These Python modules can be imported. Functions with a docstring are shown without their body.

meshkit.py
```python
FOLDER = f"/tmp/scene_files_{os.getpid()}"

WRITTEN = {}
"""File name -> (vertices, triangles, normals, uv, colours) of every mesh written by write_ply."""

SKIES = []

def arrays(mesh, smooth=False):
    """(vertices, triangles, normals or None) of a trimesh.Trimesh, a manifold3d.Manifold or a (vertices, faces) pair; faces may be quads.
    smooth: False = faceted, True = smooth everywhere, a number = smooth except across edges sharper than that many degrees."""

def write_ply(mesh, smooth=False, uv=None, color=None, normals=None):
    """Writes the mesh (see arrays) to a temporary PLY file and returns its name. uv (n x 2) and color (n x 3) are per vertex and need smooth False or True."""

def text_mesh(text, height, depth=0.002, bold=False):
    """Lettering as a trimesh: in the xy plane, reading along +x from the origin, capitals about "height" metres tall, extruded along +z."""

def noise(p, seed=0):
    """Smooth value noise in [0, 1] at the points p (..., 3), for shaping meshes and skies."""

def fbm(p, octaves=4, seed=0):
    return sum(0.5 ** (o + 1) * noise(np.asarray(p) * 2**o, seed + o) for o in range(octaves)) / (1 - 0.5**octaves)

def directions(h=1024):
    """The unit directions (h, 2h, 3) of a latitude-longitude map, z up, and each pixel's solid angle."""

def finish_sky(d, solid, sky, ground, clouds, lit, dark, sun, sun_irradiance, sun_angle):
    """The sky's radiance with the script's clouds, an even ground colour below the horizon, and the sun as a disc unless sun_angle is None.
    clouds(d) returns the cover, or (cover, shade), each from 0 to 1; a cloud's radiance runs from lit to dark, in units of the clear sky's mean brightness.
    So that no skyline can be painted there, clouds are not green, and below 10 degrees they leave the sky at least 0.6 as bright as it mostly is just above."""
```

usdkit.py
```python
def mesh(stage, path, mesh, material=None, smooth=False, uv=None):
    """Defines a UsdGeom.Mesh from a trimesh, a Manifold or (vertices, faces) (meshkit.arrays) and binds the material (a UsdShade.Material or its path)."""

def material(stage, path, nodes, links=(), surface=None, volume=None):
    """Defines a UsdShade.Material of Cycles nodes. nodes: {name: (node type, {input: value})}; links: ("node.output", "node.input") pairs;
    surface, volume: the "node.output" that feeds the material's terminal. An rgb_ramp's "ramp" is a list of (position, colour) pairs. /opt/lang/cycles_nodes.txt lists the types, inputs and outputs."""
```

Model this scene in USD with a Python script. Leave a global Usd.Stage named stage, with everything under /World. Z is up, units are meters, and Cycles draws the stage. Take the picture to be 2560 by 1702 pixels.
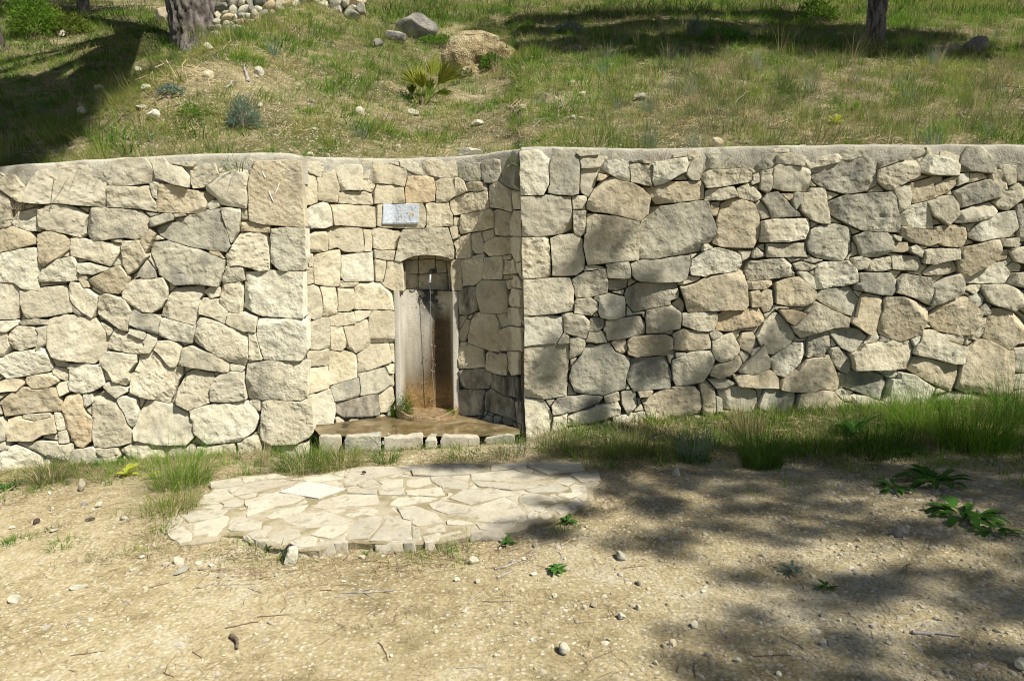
import math, random
import numpy as np, trimesh, shapely
from scipy.spatial import Delaunay, Voronoi
from shapely.geometry import Polygon, Point, box as sbox
from shapely.ops import unary_union
from pxr import Usd, UsdGeom, UsdLux, UsdShade, Gf, Sdf, Vt
import usdkit, meshkit

stage = Usd.Stage.CreateInMemory()
UsdGeom.SetStageUpAxis(stage, 'Z')
UsdGeom.SetStageMetersPerUnit(stage, 1.0)
UsdGeom.Xform.Define(stage, '/World')
UsdGeom.Scope.Define(stage, '/World/Looks')

# ---------------------------------------------------------------- camera, sky, sun, exposure
CAM = np.array([0.0, -5.8, 1.6])
PITCH = math.radians(8.3)
F = 1920.0                      # focal length in pixels of a 2560 wide picture
SUN = np.array([1.08, -1.0, 1.7]); SUN /= np.linalg.norm(SUN)
EXPOSURE = 0.58
cam = UsdGeom.Camera.Define(stage, '/World/camera')
cam.CreateFocalLengthAttr(27.0); cam.CreateHorizontalApertureAttr(36.0); cam.CreateVerticalApertureAttr(36.0 * 680 / 1024)
cam.CreateClippingRangeAttr(Gf.Vec2f(0.05, 2000)); cam.CreateExposureAttr(EXPOSURE)
cam.AddTranslateOp().Set(Gf.Vec3d(*CAM)); cam.AddRotateXYZOp().Set(Gf.Vec3f(90 - math.degrees(PITCH), 0, 0))

elev, azim = math.asin(SUN[2]), math.atan2(SUN[0], SUN[1])
usdkit.material(stage, '/World/Looks/sky_look', {
    's': ('sky_texture', {'sky_type': 'single_scattering', 'sun_disc': False, 'sun_elevation': elev, 'sun_rotation': azim}),
    'b': ('background_shader', {'strength': 0.05})}, [('s.color', 'b.color')], surface='b.background')
dome = UsdLux.DomeLight.Define(stage, '/World/sky')
UsdShade.MaterialBindingAPI.Apply(dome.GetPrim()).Bind(UsdShade.Material.Get(stage, '/World/Looks/sky_look'))
dome.GetPrim().SetCustomDataByKey('kind', 'structure')
sun = UsdLux.DistantLight.Define(stage, '/World/sunlight')
sun.CreateNormalizeAttr(True); sun.CreateIntensityAttr(1.25); sun.CreateAngleAttr(0.53); sun.CreateColorAttr(Gf.Vec3f(1.0, 0.955, 0.88))
_z = Gf.Vec3d(*SUN); _x = Gf.Cross(Gf.Vec3d(0, 0, 1), _z).GetNormalized(); _y = Gf.Cross(_z, _x)
sun.AddTransformOp().Set(Gf.Matrix4d(*_x, 0, *_y, 0, *_z, 0, 0, 0, 0, 1))

# ---------------------------------------------------------------- helpers
rng = np.random.default_rng(7)
taken = {}
def path_of(name, parent=None):
    base = (str(parent.GetPath()) if parent is not None else '/World') + '/' + name
    n = taken.get(base, 0); taken[base] = n + 1
    return base if n == 0 else f'{base}_{n:03d}'
def tag(p, label=None, category=None, group=None, kind=None):
    p = p if isinstance(p, Usd.Prim) else p.GetPrim()
    for k, v in (('label', label), ('category', category), ('group', group), ('kind', kind)):
        if v: p.SetCustomDataByKey(k, v)
    return p
def obj(name, mesh, mat, parent=None, smooth=False, **kw):
    """smooth: False, True, or an angle: past it an edge stays sharp (under 20: chipped, half faceted)."""
    if smooth is False or smooth is True: m = usdkit.mesh(stage, path_of(name, parent), mesh, '/World/Looks/' + mat, smooth=smooth)
    else:
        v, f = np.asarray(mesh[0], float), np.asarray(mesh[1], int); t = v[f]; fn = np.cross(t[:, 1] - t[:, 0], t[:, 2] - t[:, 0]); vn = np.zeros_like(v)
        for k in range(3): np.add.at(vn, f[:, k], fn)
        fn /= np.linalg.norm(fn, axis=1, keepdims=True) + 1e-20; vn /= np.linalg.norm(vn, axis=1, keepdims=True) + 1e-20; cn = vn[f]; face = np.repeat(fn[:, None], 3, 1)
        if smooth < 20: cn = cn * .55 + face * .45
        cn = np.where(((vn[f] * face).sum(-1) < math.cos(math.radians(smooth)))[..., None], face, cn).reshape(-1, 3); cn /= np.linalg.norm(cn, axis=1, keepdims=True) + 1e-20
        m = usdkit.mesh(stage, path_of(name, parent), (t.reshape(-1, 3), np.arange(3 * len(f)).reshape(-1, 3)), '/World/Looks/' + mat)
        m.CreateNormalsAttr(Vt.Vec3fArray.FromNumpy(cn.astype(np.float32))); m.SetNormalsInterpolation('vertex')
    return tag(m, **kw)
def thing(name, label, category, loc=None, group=None):
    x = UsdGeom.Xform.Define(stage, path_of(name))
    if loc is not None: x.AddTranslateOp().Set(Gf.Vec3d(*map(float, loc)))
    return tag(x, label, category, group)
def copy_of(src, name, loc, rz, s, label, category, group):
    x = UsdGeom.Xform.Define(stage, path_of(name))
    x.AddTranslateOp().Set(Gf.Vec3d(*map(float, loc))); x.AddRotateZOp().Set(float(rz)); x.AddScaleOp().Set(Gf.Vec3f(*(np.ones(3) * s)))
    x.GetPrim().GetReferences().AddInternalReference(src.GetPath()); x.GetPrim().SetInstanceable(True)
    return tag(x, label, category, group)
def instancer(name, protos, pos, quats, scales, idx, parent=None, **kw):
    """protos: list of (mesh, material); quats: n x 4 (w,x,y,z)."""
    path = path_of(name, parent)
    pi = UsdGeom.PointInstancer.Define(stage, path)
    targets = []
    for k, (m, mt, *tint) in enumerate(protos):
        pm = usdkit.mesh(stage, f'{path}/kind_{k:03d}', m, '/World/Looks/' + mt)
        if tint: tint_on(pm, tint[0])
        targets.append(Sdf.Path(f'{path}/kind_{k:03d}'))
    pi.CreatePrototypesRel().SetTargets(targets)
    pi.CreatePositionsAttr(Vt.Vec3fArray.FromNumpy(np.asarray(pos, np.float32)))
    q = np.asarray(quats, np.float32)
    pi.CreateOrientationsAttr(Vt.QuathArray([Gf.Quath(float(a[0]), float(a[1]), float(a[2]), float(a[3])) for a in q]))
    s = np.asarray(scales, np.float32)
    if s.ndim == 1: s = np.repeat(s[:, None], 3, 1)
    pi.CreateScalesAttr(Vt.Vec3fArray.FromNumpy(s))
    pi.CreateProtoIndicesAttr(Vt.IntArray.FromNumpy(np.asarray(idx, np.int32)))
    return tag(pi, **kw)
def tint_on(prim, col):
    UsdGeom.PrimvarsAPI(prim).CreatePrimvar('tint', Sdf.ValueTypeNames.Color3fArray, 'vertex').Set(Vt.Vec3fArray.FromNumpy(np.asarray(col, np.float32)))
def yaw_tilt(n, r, tilt=0.2):
    """random yaw, then a small tilt, as quaternions."""
    a = r.uniform(0, 2 * np.pi, n) / 2; t = np.abs(r.normal(0, tilt, n)) / 2; b = r.uniform(0, 2 * np.pi, n)
    ax, ay = np.cos(b), np.sin(b)
    w1, z1 = np.cos(a), np.sin(a); w2, x2, y2 = np.cos(t), np.sin(t) * ax, np.sin(t) * ay
    return np.stack([w2 * w1, x2 * w1 + y2 * z1, y2 * w1 - x2 * z1, w2 * z1], 1)
def rand_quat(n, r):
    q = r.normal(size=(n, 4)); return q / np.linalg.norm(q, axis=1, keepdims=True)
def sm(a, b, x):
    t = np.clip((np.asarray(x, float) - a) / (b - a), 0, 1); return t * t * (3 - 2 * t)
def fb(x, y, scale, oct=4, seed=0):
    p = np.stack(np.broadcast_arrays(np.asarray(x, float) * scale, np.asarray(y, float) * scale, 0.37 + 0 * np.asarray(x, float)), -1)
    return meshkit.fbm(p, oct, seed) - 0.5
def ray(px, py):
    """world direction through a pixel of the 2560 x 1702 photograph."""
    u, v = (np.asarray(px, float) - 1280) / F, (np.asarray(py, float) - 851) / F
    c, s = math.cos(PITCH), math.sin(PITCH)
    return np.stack([u, c - v * s, -s - v * c], -1)
def tube(pts, rad, n=8, cap=True):
    p = np.asarray(pts, float); t = np.gradient(p, axis=0); t /= np.linalg.norm(t, axis=1, keepdims=True)
    ref = np.array([0.31, 0.17, 0.93]) if abs(t[:, 2]).mean() < 0.8 else np.array([1.0, 0.1, 0.05])
    a = np.cross(t, ref); a /= np.linalg.norm(a, axis=1, keepdims=True); b = np.cross(t, a)
    ang = np.arange(n) * 2 * np.pi / n; rad = np.broadcast_to(rad, (len(p),))
    v = (p[:, None] + rad[:, None, None] * (np.cos(ang)[None, :, None] * a[:, None] + np.sin(ang)[None, :, None] * b[:, None])).reshape(-1, 3)
    i, j = np.meshgrid(np.arange(len(p) - 1), np.arange(n), indexing='ij')
    q = np.stack([i * n + j, i * n + (j + 1) % n, (i + 1) * n + (j + 1) % n, (i + 1) * n + j], -1).reshape(-1, 4)
    f = np.vstack([q[:, [0, 1, 2]], q[:, [0, 2, 3]]])
    if cap:
        v = np.vstack([v, p[:1], p[-1:]]); m = len(p) * n
        e0 = np.stack([np.full(n, m), (np.arange(n) + 1) % n, np.arange(n)], 1); o = (len(p) - 1) * n
        e1 = np.stack([np.full(n, m + 1), o + np.arange(n), o + (np.arange(n) + 1) % n], 1)
        f = np.vstack([f, e0, e1])
    return v, f
def join(ms):
    vs, fs, n = [], [], 0
    for v, f in ms:
        vs.append(v); fs.append(np.asarray(f) + n); n += len(v)
    return np.vstack(vs), np.vstack(fs)
def grid_faces(nx, ny):
    i, j = np.meshgrid(np.arange(nx - 1), np.arange(ny - 1), indexing='ij'); a = i * ny + j
    q = np.stack([a, a + ny, a + ny + 1, a + 1], -1).reshape(-1, 4)
    return np.vstack([q[:, [0, 1, 2]], q[:, [0, 2, 3]]])

# ---------------------------------------------------------------- materials
def M(name, nodes, links, surface='p.BSDF'):
    usdkit.material(stage, '/World/Looks/' + name, nodes, links, surface=surface)
def stone_mat(name, a, b, dark, lichen=0.5, grain=45, rough=0.85, bump=0.5, lo=0.52, hi=0.72, sw=0.12):
    dk = tuple(x * 0.62 for x in b)
    M(name, {
        'g': ('geometry', {}), 'o': ('object_info', {}),
        'off': ('math', {'math_type': 'multiply', 'value2': 37.0}), 'cx': ('combine_xyz', {}), 'add': ('vector_math', {'math_type': 'add'}),
        'n1': ('noise_texture', {'scale': 5.0, 'detail': 2.0, 'roughness': 0.6}),
        'n2': ('noise_texture', {'scale': float(grain), 'detail': 2.5, 'roughness': 0.65}),
        'n3': ('noise_texture', {'scale': 3.4, 'detail': 4.0, 'roughness': 0.7}), 'st': ('mapping', {'scale': (1.3, 1.3, 0.55)}),
        'n4': ('noise_texture', {'scale': 14.0, 'detail': 2.0, 'roughness': 0.6}),
        'r1': ('rgb_ramp', {'ramp': [(0.3, b), (0.5, tuple((x + y) / 2 for x, y in zip(a, b))), (0.68, a)]}),
        'rv': ('map_range', {'value': 0, 'from_min': 0.0, 'from_max': 1.0, 'to_min': 1.0 - sw, 'to_max': 1.0 + sw}),
        'r2': ('map_range', {'from_min': 0.3, 'from_max': 0.7, 'to_min': 0.88, 'to_max': 1.09}),
        'r3': ('rgb_ramp', {'ramp': [(lo, (0, 0, 0)), (hi, (lichen, lichen, lichen))]}),
        'pit': ('rgb_ramp', {'ramp': [(0.33, (0.55, 0.55, 0.55)), (0.42, (0, 0, 0))]}),
        'm1': ('mix', {'mix_type': 'multiply', 'fac': 1.0}), 'm2': ('mix', {'mix_type': 'multiply', 'fac': 1.0}),
        'm3': ('mix', {'color2': dark}), 'm4': ('mix', {'color2': dk}),
        'h1': ('math', {'math_type': 'multiply', 'value2': 0.55}), 'h2': ('math', {'math_type': 'add'}),
        'b': ('bump', {'strength': bump, 'distance': 0.03}),
        'p': ('diffuse_bsdf', {'roughness': 0.6})},
      [('o.random', 'off.value1'), ('off.value', 'cx.x'), ('off.value', 'cx.z'), ('g.position', 'add.vector1'), ('cx.vector', 'add.vector2'),
       ('add.vector', 'n1.vector'), ('add.vector', 'n2.vector'), ('add.vector', 'st.vector'), ('st.vector', 'n3.vector'), ('add.vector', 'n4.vector'),
       ('n1.fac', 'r1.fac'), ('o.random', 'rv.value'), ('n2.fac', 'r2.value'), ('n3.fac', 'r3.fac'), ('n4.fac', 'pit.fac'),
       ('r1.color', 'm1.color1'), ('rv.result', 'm1.color2'), ('m1.color', 'm2.color1'), ('r2.result', 'm2.color2'),
       ('r3.color', 'm3.fac'), ('m2.color', 'm3.color1'), ('pit.color', 'm4.fac'), ('m3.color', 'm4.color1'), ('m4.color', 'p.color'),
       ('n2.fac', 'h1.value1'), ('h1.value', 'h2.value1'), ('n4.fac', 'h2.value2'), ('h2.value', 'b.height'), ('b.normal', 'p.normal')])
stone_mat('stone_cream', (0.62, 0.578, 0.44), (0.52, 0.47, 0.335), (0.25, 0.245, 0.20), 0.5)
stone_mat('stone_fine', (0.60, 0.56, 0.435), (0.50, 0.455, 0.33), (0.29, 0.275, 0.22), 0.4, grain=110, bump=0.35, lo=0.5, hi=0.66)
stone_mat('stone_lichen', (0.59, 0.55, 0.42), (0.49, 0.445, 0.32), (0.17, 0.165, 0.14), 0.72, grain=60, bump=0.6, lo=0.47, hi=0.62)
stone_mat('stone_coarse', (0.60, 0.555, 0.415), (0.47, 0.42, 0.29), (0.24, 0.22, 0.17), 0.4, grain=26, bump=0.75)
stone_mat('stone_tan', (0.57, 0.505, 0.36), (0.47, 0.40, 0.26), (0.24, 0.23, 0.19), 0.5)
stone_mat('stone_grey', (0.50, 0.475, 0.365), (0.40, 0.375, 0.275), (0.19, 0.185, 0.16), 0.75, lo=0.46, hi=0.64)
stone_mat('stone_white', (0.64, 0.615, 0.49), (0.55, 0.515, 0.385), (0.33, 0.32, 0.28), 0.3)
stone_mat('stone_orange', (0.58, 0.50, 0.34), (0.51, 0.39, 0.23), (0.26, 0.24, 0.2), 0.3)
stone_mat('niche_stone', (0.605, 0.55, 0.405), (0.505, 0.445, 0.30), (0.27, 0.25, 0.20), 0.35)
stone_mat('niche_damp', (0.50, 0.46, 0.36), (0.36, 0.32, 0.24), (0.07, 0.065, 0.055), 0.9, lo=0.40, hi=0.58)
stone_mat('boulder', (0.40, 0.375, 0.32), (0.27, 0.25, 0.21), (0.12, 0.12, 0.11), 0.75, lo=0.42, hi=0.58, bump=0.8)
stone_mat('mortar', (0.50, 0.475, 0.385), (0.41, 0.385, 0.30), (0.2, 0.19, 0.17), 0.5, grain=90, bump=0.5, sw=0.02)
stone_mat('joint', (0.27, 0.235, 0.17), (0.19, 0.165, 0.115), (0.11, 0.095, 0.075), 0.5, grain=60, bump=0.6, sw=0.02)
stone_mat('flag', (0.455, 0.42, 0.325), (0.385, 0.345, 0.255), (0.27, 0.26, 0.23), 0.4, bump=0.25)
stone_mat('cement_bed', (0.40, 0.355, 0.255), (0.32, 0.275, 0.18), (0.20, 0.165, 0.08), 0.7, grain=80, bump=0.4, lo=0.45, hi=0.6, sw=0.02)
stone_mat('marble', (0.50, 0.48, 0.415), (0.45, 0.425, 0.36), (0.5, 0.47, 0.4), 0.3, bump=0.05, rough=0.6)
stone_mat('pebble', (0.52, 0.46, 0.34), (0.38, 0.32, 0.21), (0.28, 0.26, 0.22), 0.5, grain=120, bump=0.0, sw=0.35)

def ground_mat(name, cols, fine, bump=0.6, veg=None):
    M(name, {
        'g': ('geometry', {}),
        'n1': ('noise_texture', {'scale': 0.9, 'detail': 4.0, 'roughness': 0.62}), 'n2': ('noise_texture', {'scale': 9.0, 'detail': 3.0, 'roughness': 0.7}),
        'n3': ('noise_texture', {'scale': 60.0, 'detail': 2.0, 'roughness': 0.6}),
        'v': ('voronoi_texture', {'scale': 42.0, 'feature': 'f1'}),
        'r1': ('rgb_ramp', {'ramp': cols}), 'mx': ('mix', {'fac': 0.45}),
        'sel': ('math', {'math_type': 'greater_than', 'value2': 0.66}), 'sc': ('separate_color', {}),
        'ed': ('rgb_ramp', {'ramp': [(0.30, (1, 1, 1)), (0.42, (0, 0, 0))]}), 'mm': ('math', {'math_type': 'multiply'}),
        'peb': ('mix', {'color2': fine}), 'mul': ('mix', {'mix_type': 'multiply', 'fac': 1.0}),
        'rr': ('map_range', {'from_min': 0.3, 'from_max': 0.7, 'to_min': 0.72, 'to_max': 1.2}),
        'h': ('math', {'math_type': 'multiply_add', 'value2': -0.5}),
        'b': ('bump', {'strength': bump, 'distance': 0.02}), 'p': ('diffuse_bsdf', {'roughness': 0.7})},
      [('g.position', x + '.vector') for x in ('n1', 'n2', 'n3', 'v')] +
      [('n1.fac', 'mx.color1'), ('n2.fac', 'mx.color2'), ('mx.color', 'r1.fac'),
       ('v.color', 'sc.color'), ('sc.r', 'sel.value1'), ('v.distance', 'ed.fac'), ('ed.color', 'mm.value1'), ('sel.value', 'mm.value2'),
       ('mm.value', 'peb.fac'), ('r1.color', 'peb.color1'), ('peb.color', 'mul.color1'), ('n3.fac', 'rr.value'), ('rr.result', 'mul.color2'), ('mul.color', 'p.color'),
       ('v.distance', 'h.value1'), ('n3.fac', 'h.value3'), ('h.value', 'b.height'), ('b.normal', 'p.normal')])
ground_mat('path_soil', [(0.34, (0.18, 0.145, 0.078)), (0.44, (0.285, 0.236, 0.130)), (0.53, (0.355, 0.30, 0.178)), (0.64, (0.425, 0.38, 0.27))], (0.44, 0.395, 0.29))
ground_mat('hill_soil', [(0.36, (0.07, 0.072, 0.03)), (0.47, (0.14, 0.125, 0.06)), (0.57, (0.25, 0.21, 0.115)), (0.68, (0.40, 0.335, 0.205))], (0.45, 0.41, 0.30))
ground_mat('ochre_bank', [(0.36, (0.16, 0.125, 0.06)), (0.47, (0.33, 0.26, 0.135)), (0.56, (0.43, 0.36, 0.21)), (0.66, (0.52, 0.46, 0.31))], (0.50, 0.44, 0.31), bump=1.0)

BRIGHT = 1.5
RAMPS = {}
def leaf_mat(name, stops, trans=0.42, rough=0.6, objvar=0.5):
    RAMPS[name] = stops
    M(name, {
        'g': ('geometry', {}), 'o': ('object_info', {}), 'mx': ('mix', {'fac': objvar}),
        'r': ('rgb_ramp', {'ramp': [(q_, tuple(min(.75, c_ * BRIGHT) for c_ in col_)) for q_, col_ in stops]}), 'br': ('hsv', {'saturation': 1.05, 'value': 1.25}),
        'd': ('diffuse_bsdf', {}), 't': ('translucent_bsdf', {}), 'p': ('mix_closure', {'fac': trans})},
      [('g.random_per_island', 'mx.color1'), ('o.random', 'mx.color2'), ('mx.color', 'r.fac'), ('r.color', 'd.color'), ('r.color', 'br.color'), ('br.color', 't.color'),
       ('d.BSDF', 'p.closure1'), ('t.BSDF', 'p.closure2')], surface='p.closure')
leaf_mat('grass_fresh', [(0.1, (0.055, 0.12, 0.016)), (0.45, (0.10, 0.18, 0.022)), (0.75, (0.15, 0.215, 0.035)), (0.97, (0.26, 0.26, 0.09))])
leaf_mat('grass_yellow', [(0.1, (0.13, 0.165, 0.035)), (0.5, (0.20, 0.215, 0.055)), (0.8, (0.29, 0.26, 0.10)), (0.95, (0.38, 0.32, 0.18))])
leaf_mat('grass_olive', [(0.1, (0.075, 0.095, 0.035)), (0.45, (0.12, 0.13, 0.05)), (0.7, (0.19, 0.165, 0.08)), (0.95, (0.30, 0.25, 0.14))])
leaf_mat('grass_straw', [(0.1, (0.21, 0.165, 0.09)), (0.5, (0.31, 0.255, 0.15)), (0.95, (0.42, 0.36, 0.23))], trans=0.2)
leaf_mat('grass_deep', [(0.1, (0.03, 0.07, 0.012)), (0.5, (0.055, 0.115, 0.018)), (0.8, (0.09, 0.155, 0.03)), (0.97, (0.20, 0.19, 0.07))])
leaf_mat('blue_grass', [(0.1, (0.10, 0.14, 0.10)), (0.5, (0.17, 0.21, 0.155)), (0.95, (0.28, 0.30, 0.22))])
leaf_mat('broad_leaf', [(0.1, (0.035, 0.09, 0.018)), (0.5, (0.06, 0.14, 0.025)), (0.9, (0.10, 0.19, 0.04))], rough=0.4)
leaf_mat('yellow_leaf', [(0.1, (0.28, 0.30, 0.04)), (0.9, (0.40, 0.42, 0.09))], rough=0.45)
leaf_mat('palm_leaf', [(0.1, (0.10, 0.125, 0.02)), (0.5, (0.19, 0.195, 0.032)), (0.9, (0.32, 0.30, 0.07))], trans=0.3, rough=0.4)
leaf_mat('needles', [(0.1, (0.025, 0.05, 0.012)), (0.5, (0.045, 0.08, 0.018)), (0.9, (0.08, 0.11, 0.03))], trans=0.15)
leaf_mat('bush_green', [(0.1, (0.05, 0.10, 0.015)), (0.5, (0.10, 0.17, 0.025)), (0.9, (0.16, 0.22, 0.045))])
leaf_mat('gorse', [(0.1, (0.08, 0.11, 0.02)), (0.45, (0.14, 0.15, 0.03)), (0.7, (0.45, 0.34, 0.02)), (0.9, (0.55, 0.42, 0.03))])
leaf_mat('dead_twig', [(0.1, (0.13, 0.10, 0.075)), (0.5, (0.22, 0.18, 0.14)), (0.9, (0.34, 0.29, 0.23))], trans=0.0)
leaf_mat('pine_litter', [(0.1, (0.13, 0.085, 0.05)), (0.5, (0.22, 0.16, 0.10)), (0.9, (0.33, 0.26, 0.17))], trans=0.05)
leaf_mat('moss', [(0.1, (0.035, 0.075, 0.005)), (0.5, (0.075, 0.13, 0.008)), (0.9, (0.15, 0.19, 0.015))], trans=0.2)
leaf_mat('flower_yellow', [(0.1, (0.6, 0.42, 0.02)), (0.9, (0.7, 0.52, 0.04))], trans=0.2)
leaf_mat('flower_white', [(0.1, (0.6, 0.58, 0.55)), (0.9, (0.72, 0.7, 0.68))], trans=0.2)

def simple(name, color, rough=0.6, metallic=0.0, scale=20.0, var=0.25, bump=0.2):
    M(name, {'g': ('geometry', {}), 'n': ('noise_texture', {'scale': scale, 'detail': 5.0, 'roughness': 0.65}),
             'r': ('rgb_ramp', {'ramp': [(0.3, tuple(c * (1 - var) for c in color)), (0.7, tuple(min(1, c * (1 + var)) for c in color))]}),
             'b': ('bump', {'strength': bump, 'distance': 0.02}), 'p': ('principled_bsdf', {'roughness': rough, 'metallic': metallic, 'specular_ior_level': 0.3})},
      [('g.position', 'n.vector'), ('n.fac', 'r.fac'), ('r.color', 'p.base_color'), ('n.fac', 'b.height'), ('b.normal', 'p.normal')])
simple('bark', (0.20, 0.175, 0.15), 0.95, scale=26, var=0.65, bump=0.9)
simple('bark_dark', (0.075, 0.062, 0.052), 0.95, scale=30, var=0.5, bump=0.8)
simple('driftwood', (0.33, 0.30, 0.26), 0.9, scale=60, var=0.3)
simple('brown_wood', (0.17, 0.12, 0.085), 0.9, scale=60, var=0.35)
simple('steel', (0.55, 0.55, 0.53), 0.35, metallic=0.8, scale=40)
simple('dark_iron', (0.05, 0.048, 0.045), 0.6, scale=40)
simple('rubber', (0.025, 0.022, 0.025), 0.5, scale=40)
simple('chalk', (0.80, 0.79, 0.76), 0.9, scale=60, var=0.1)
simple('enamel', (0.47, 0.51, 0.545), 0.5, scale=45, var=0.16, bump=0.3)
simple('enamel_line', (0.27, 0.29, 0.31), 0.6, scale=30)
simple('enamel_rust', (0.50, 0.39, 0.20), 0.8, scale=50, var=0.35)
simple('bare_brick', (0.50, 0.22, 0.09), 0.9, scale=50)
simple('cone_brown', (0.10, 0.075, 0.055), 0.9, scale=80)
M('water_look', {'f': ('fresnel', {'IOR': 1.33}), 'g': ('geometry', {}), 'n': ('noise_texture', {'scale': 14.0, 'detail': 3.0}), 'b': ('bump', {'strength': 0.06, 'distance': 0.02}),
   't': ('transparent_bsdf', {'color': (0.93, 0.90, 0.82)}), 'gl': ('glossy_bsdf', {'roughness': 0.04, 'color': (1, 1, 1)}), 'p': ('mix_closure', {})},
  [('g.position', 'n.vector'), ('n.fac', 'b.height'), ('b.normal', 'gl.normal'), ('f.fac', 'p.fac'), ('t.BSDF', 'p.closure1'), ('gl.BSDF', 'p.closure2')], surface='p.closure')
M('jet_look', {'f': ('fresnel', {'IOR': 1.33}), 't': ('transparent_bsdf', {'color': (0.92, 0.94, 0.95)}), 'd': ('diffuse_bsdf', {'color': (0.55, 0.57, 0.58)}), 'gl': ('glossy_bsdf', {'roughness': 0.08}),
   'q': ('mix_closure', {'fac': 0.3}), 'p': ('mix_closure', {})},
  [('f.fac', 'p.fac'), ('t.BSDF', 'q.closure1'), ('d.BSDF', 'q.closure2'), ('q.closure', 'p.closure1'), ('gl.BSDF', 'p.closure2')], surface='p.closure')

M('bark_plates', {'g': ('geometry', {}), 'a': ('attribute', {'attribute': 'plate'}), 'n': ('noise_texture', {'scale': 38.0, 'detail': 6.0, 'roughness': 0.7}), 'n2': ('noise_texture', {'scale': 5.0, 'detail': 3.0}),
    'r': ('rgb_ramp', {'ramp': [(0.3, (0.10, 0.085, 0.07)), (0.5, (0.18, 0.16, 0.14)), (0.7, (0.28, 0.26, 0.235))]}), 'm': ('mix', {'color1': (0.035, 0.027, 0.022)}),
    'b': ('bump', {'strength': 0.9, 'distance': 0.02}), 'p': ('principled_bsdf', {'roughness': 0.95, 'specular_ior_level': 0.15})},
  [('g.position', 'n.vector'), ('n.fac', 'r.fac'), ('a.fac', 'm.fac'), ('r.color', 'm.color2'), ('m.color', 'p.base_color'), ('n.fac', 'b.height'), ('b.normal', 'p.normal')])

for nm, fac in (('grass_mix', .42), ('pebble_mix', 0.0)):
    if fac: M(nm, {'a': ('attribute', {'attribute': 'tint'}), 'o': ('object_info', {}), 'mr': ('map_range', {'from_min': 0.0, 'from_max': 1.0, 'to_min': 0.82, 'to_max': 1.16}), 'mu': ('mix', {'mix_type': 'multiply', 'fac': 1.0}),
        'br': ('hsv', {'saturation': 1.05, 'value': 1.25}), 'd': ('diffuse_bsdf', {}), 't': ('translucent_bsdf', {}), 'p': ('mix_closure', {'fac': fac})},
        [('a.color', 'mu.color1'), ('o.random', 'mr.value'), ('mr.result', 'mu.color2'), ('mu.color', 'd.color'), ('mu.color', 'br.color'), ('br.color', 't.color'), ('d.BSDF', 'p.closure1'), ('t.BSDF', 'p.closure2')], surface='p.closure')
    else: M(nm, {'a': ('attribute', {'attribute': 'tint'}), 'p': ('diffuse_bsdf', {'roughness': 0.6})}, [('a.color', 'p.color')])
# ---------------------------------------------------------------- stone outlines, read off the photograph in units of enlarged views of it
VIEWS = {'A': (0, 350, 860 / 2359), 'B': (0, 800, 860 / 2359), 'C': (700, 350, 650 / 2265), 'D': (700, 750, 650 / 2265),
         'E': (1280, 340, 680 / 2359), 'F': (1280, 700, 680 / 2359), 'G': (1880, 340, 680 / 2359), 'H': (1880, 700, 680 / 2359), 'P': (380, 1050, 1180 / 2359)}
def outlines(view, text):
    ox, oy, s = VIEWS[view]; out = []
    for line in text.replace('\n', ';').split(';'):
        line = line.strip()
        if not line: continue
        code = 'c'
        if line[0].isalpha(): code, line = line[0], line[1:]
        a = np.array([float(q) for q in line.split(',')]).reshape(-1, 2)
        out.append((code, np.stack([ox + a[:, 0] * s, oy + a[:, 1] * s], 1)))
    return out
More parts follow.
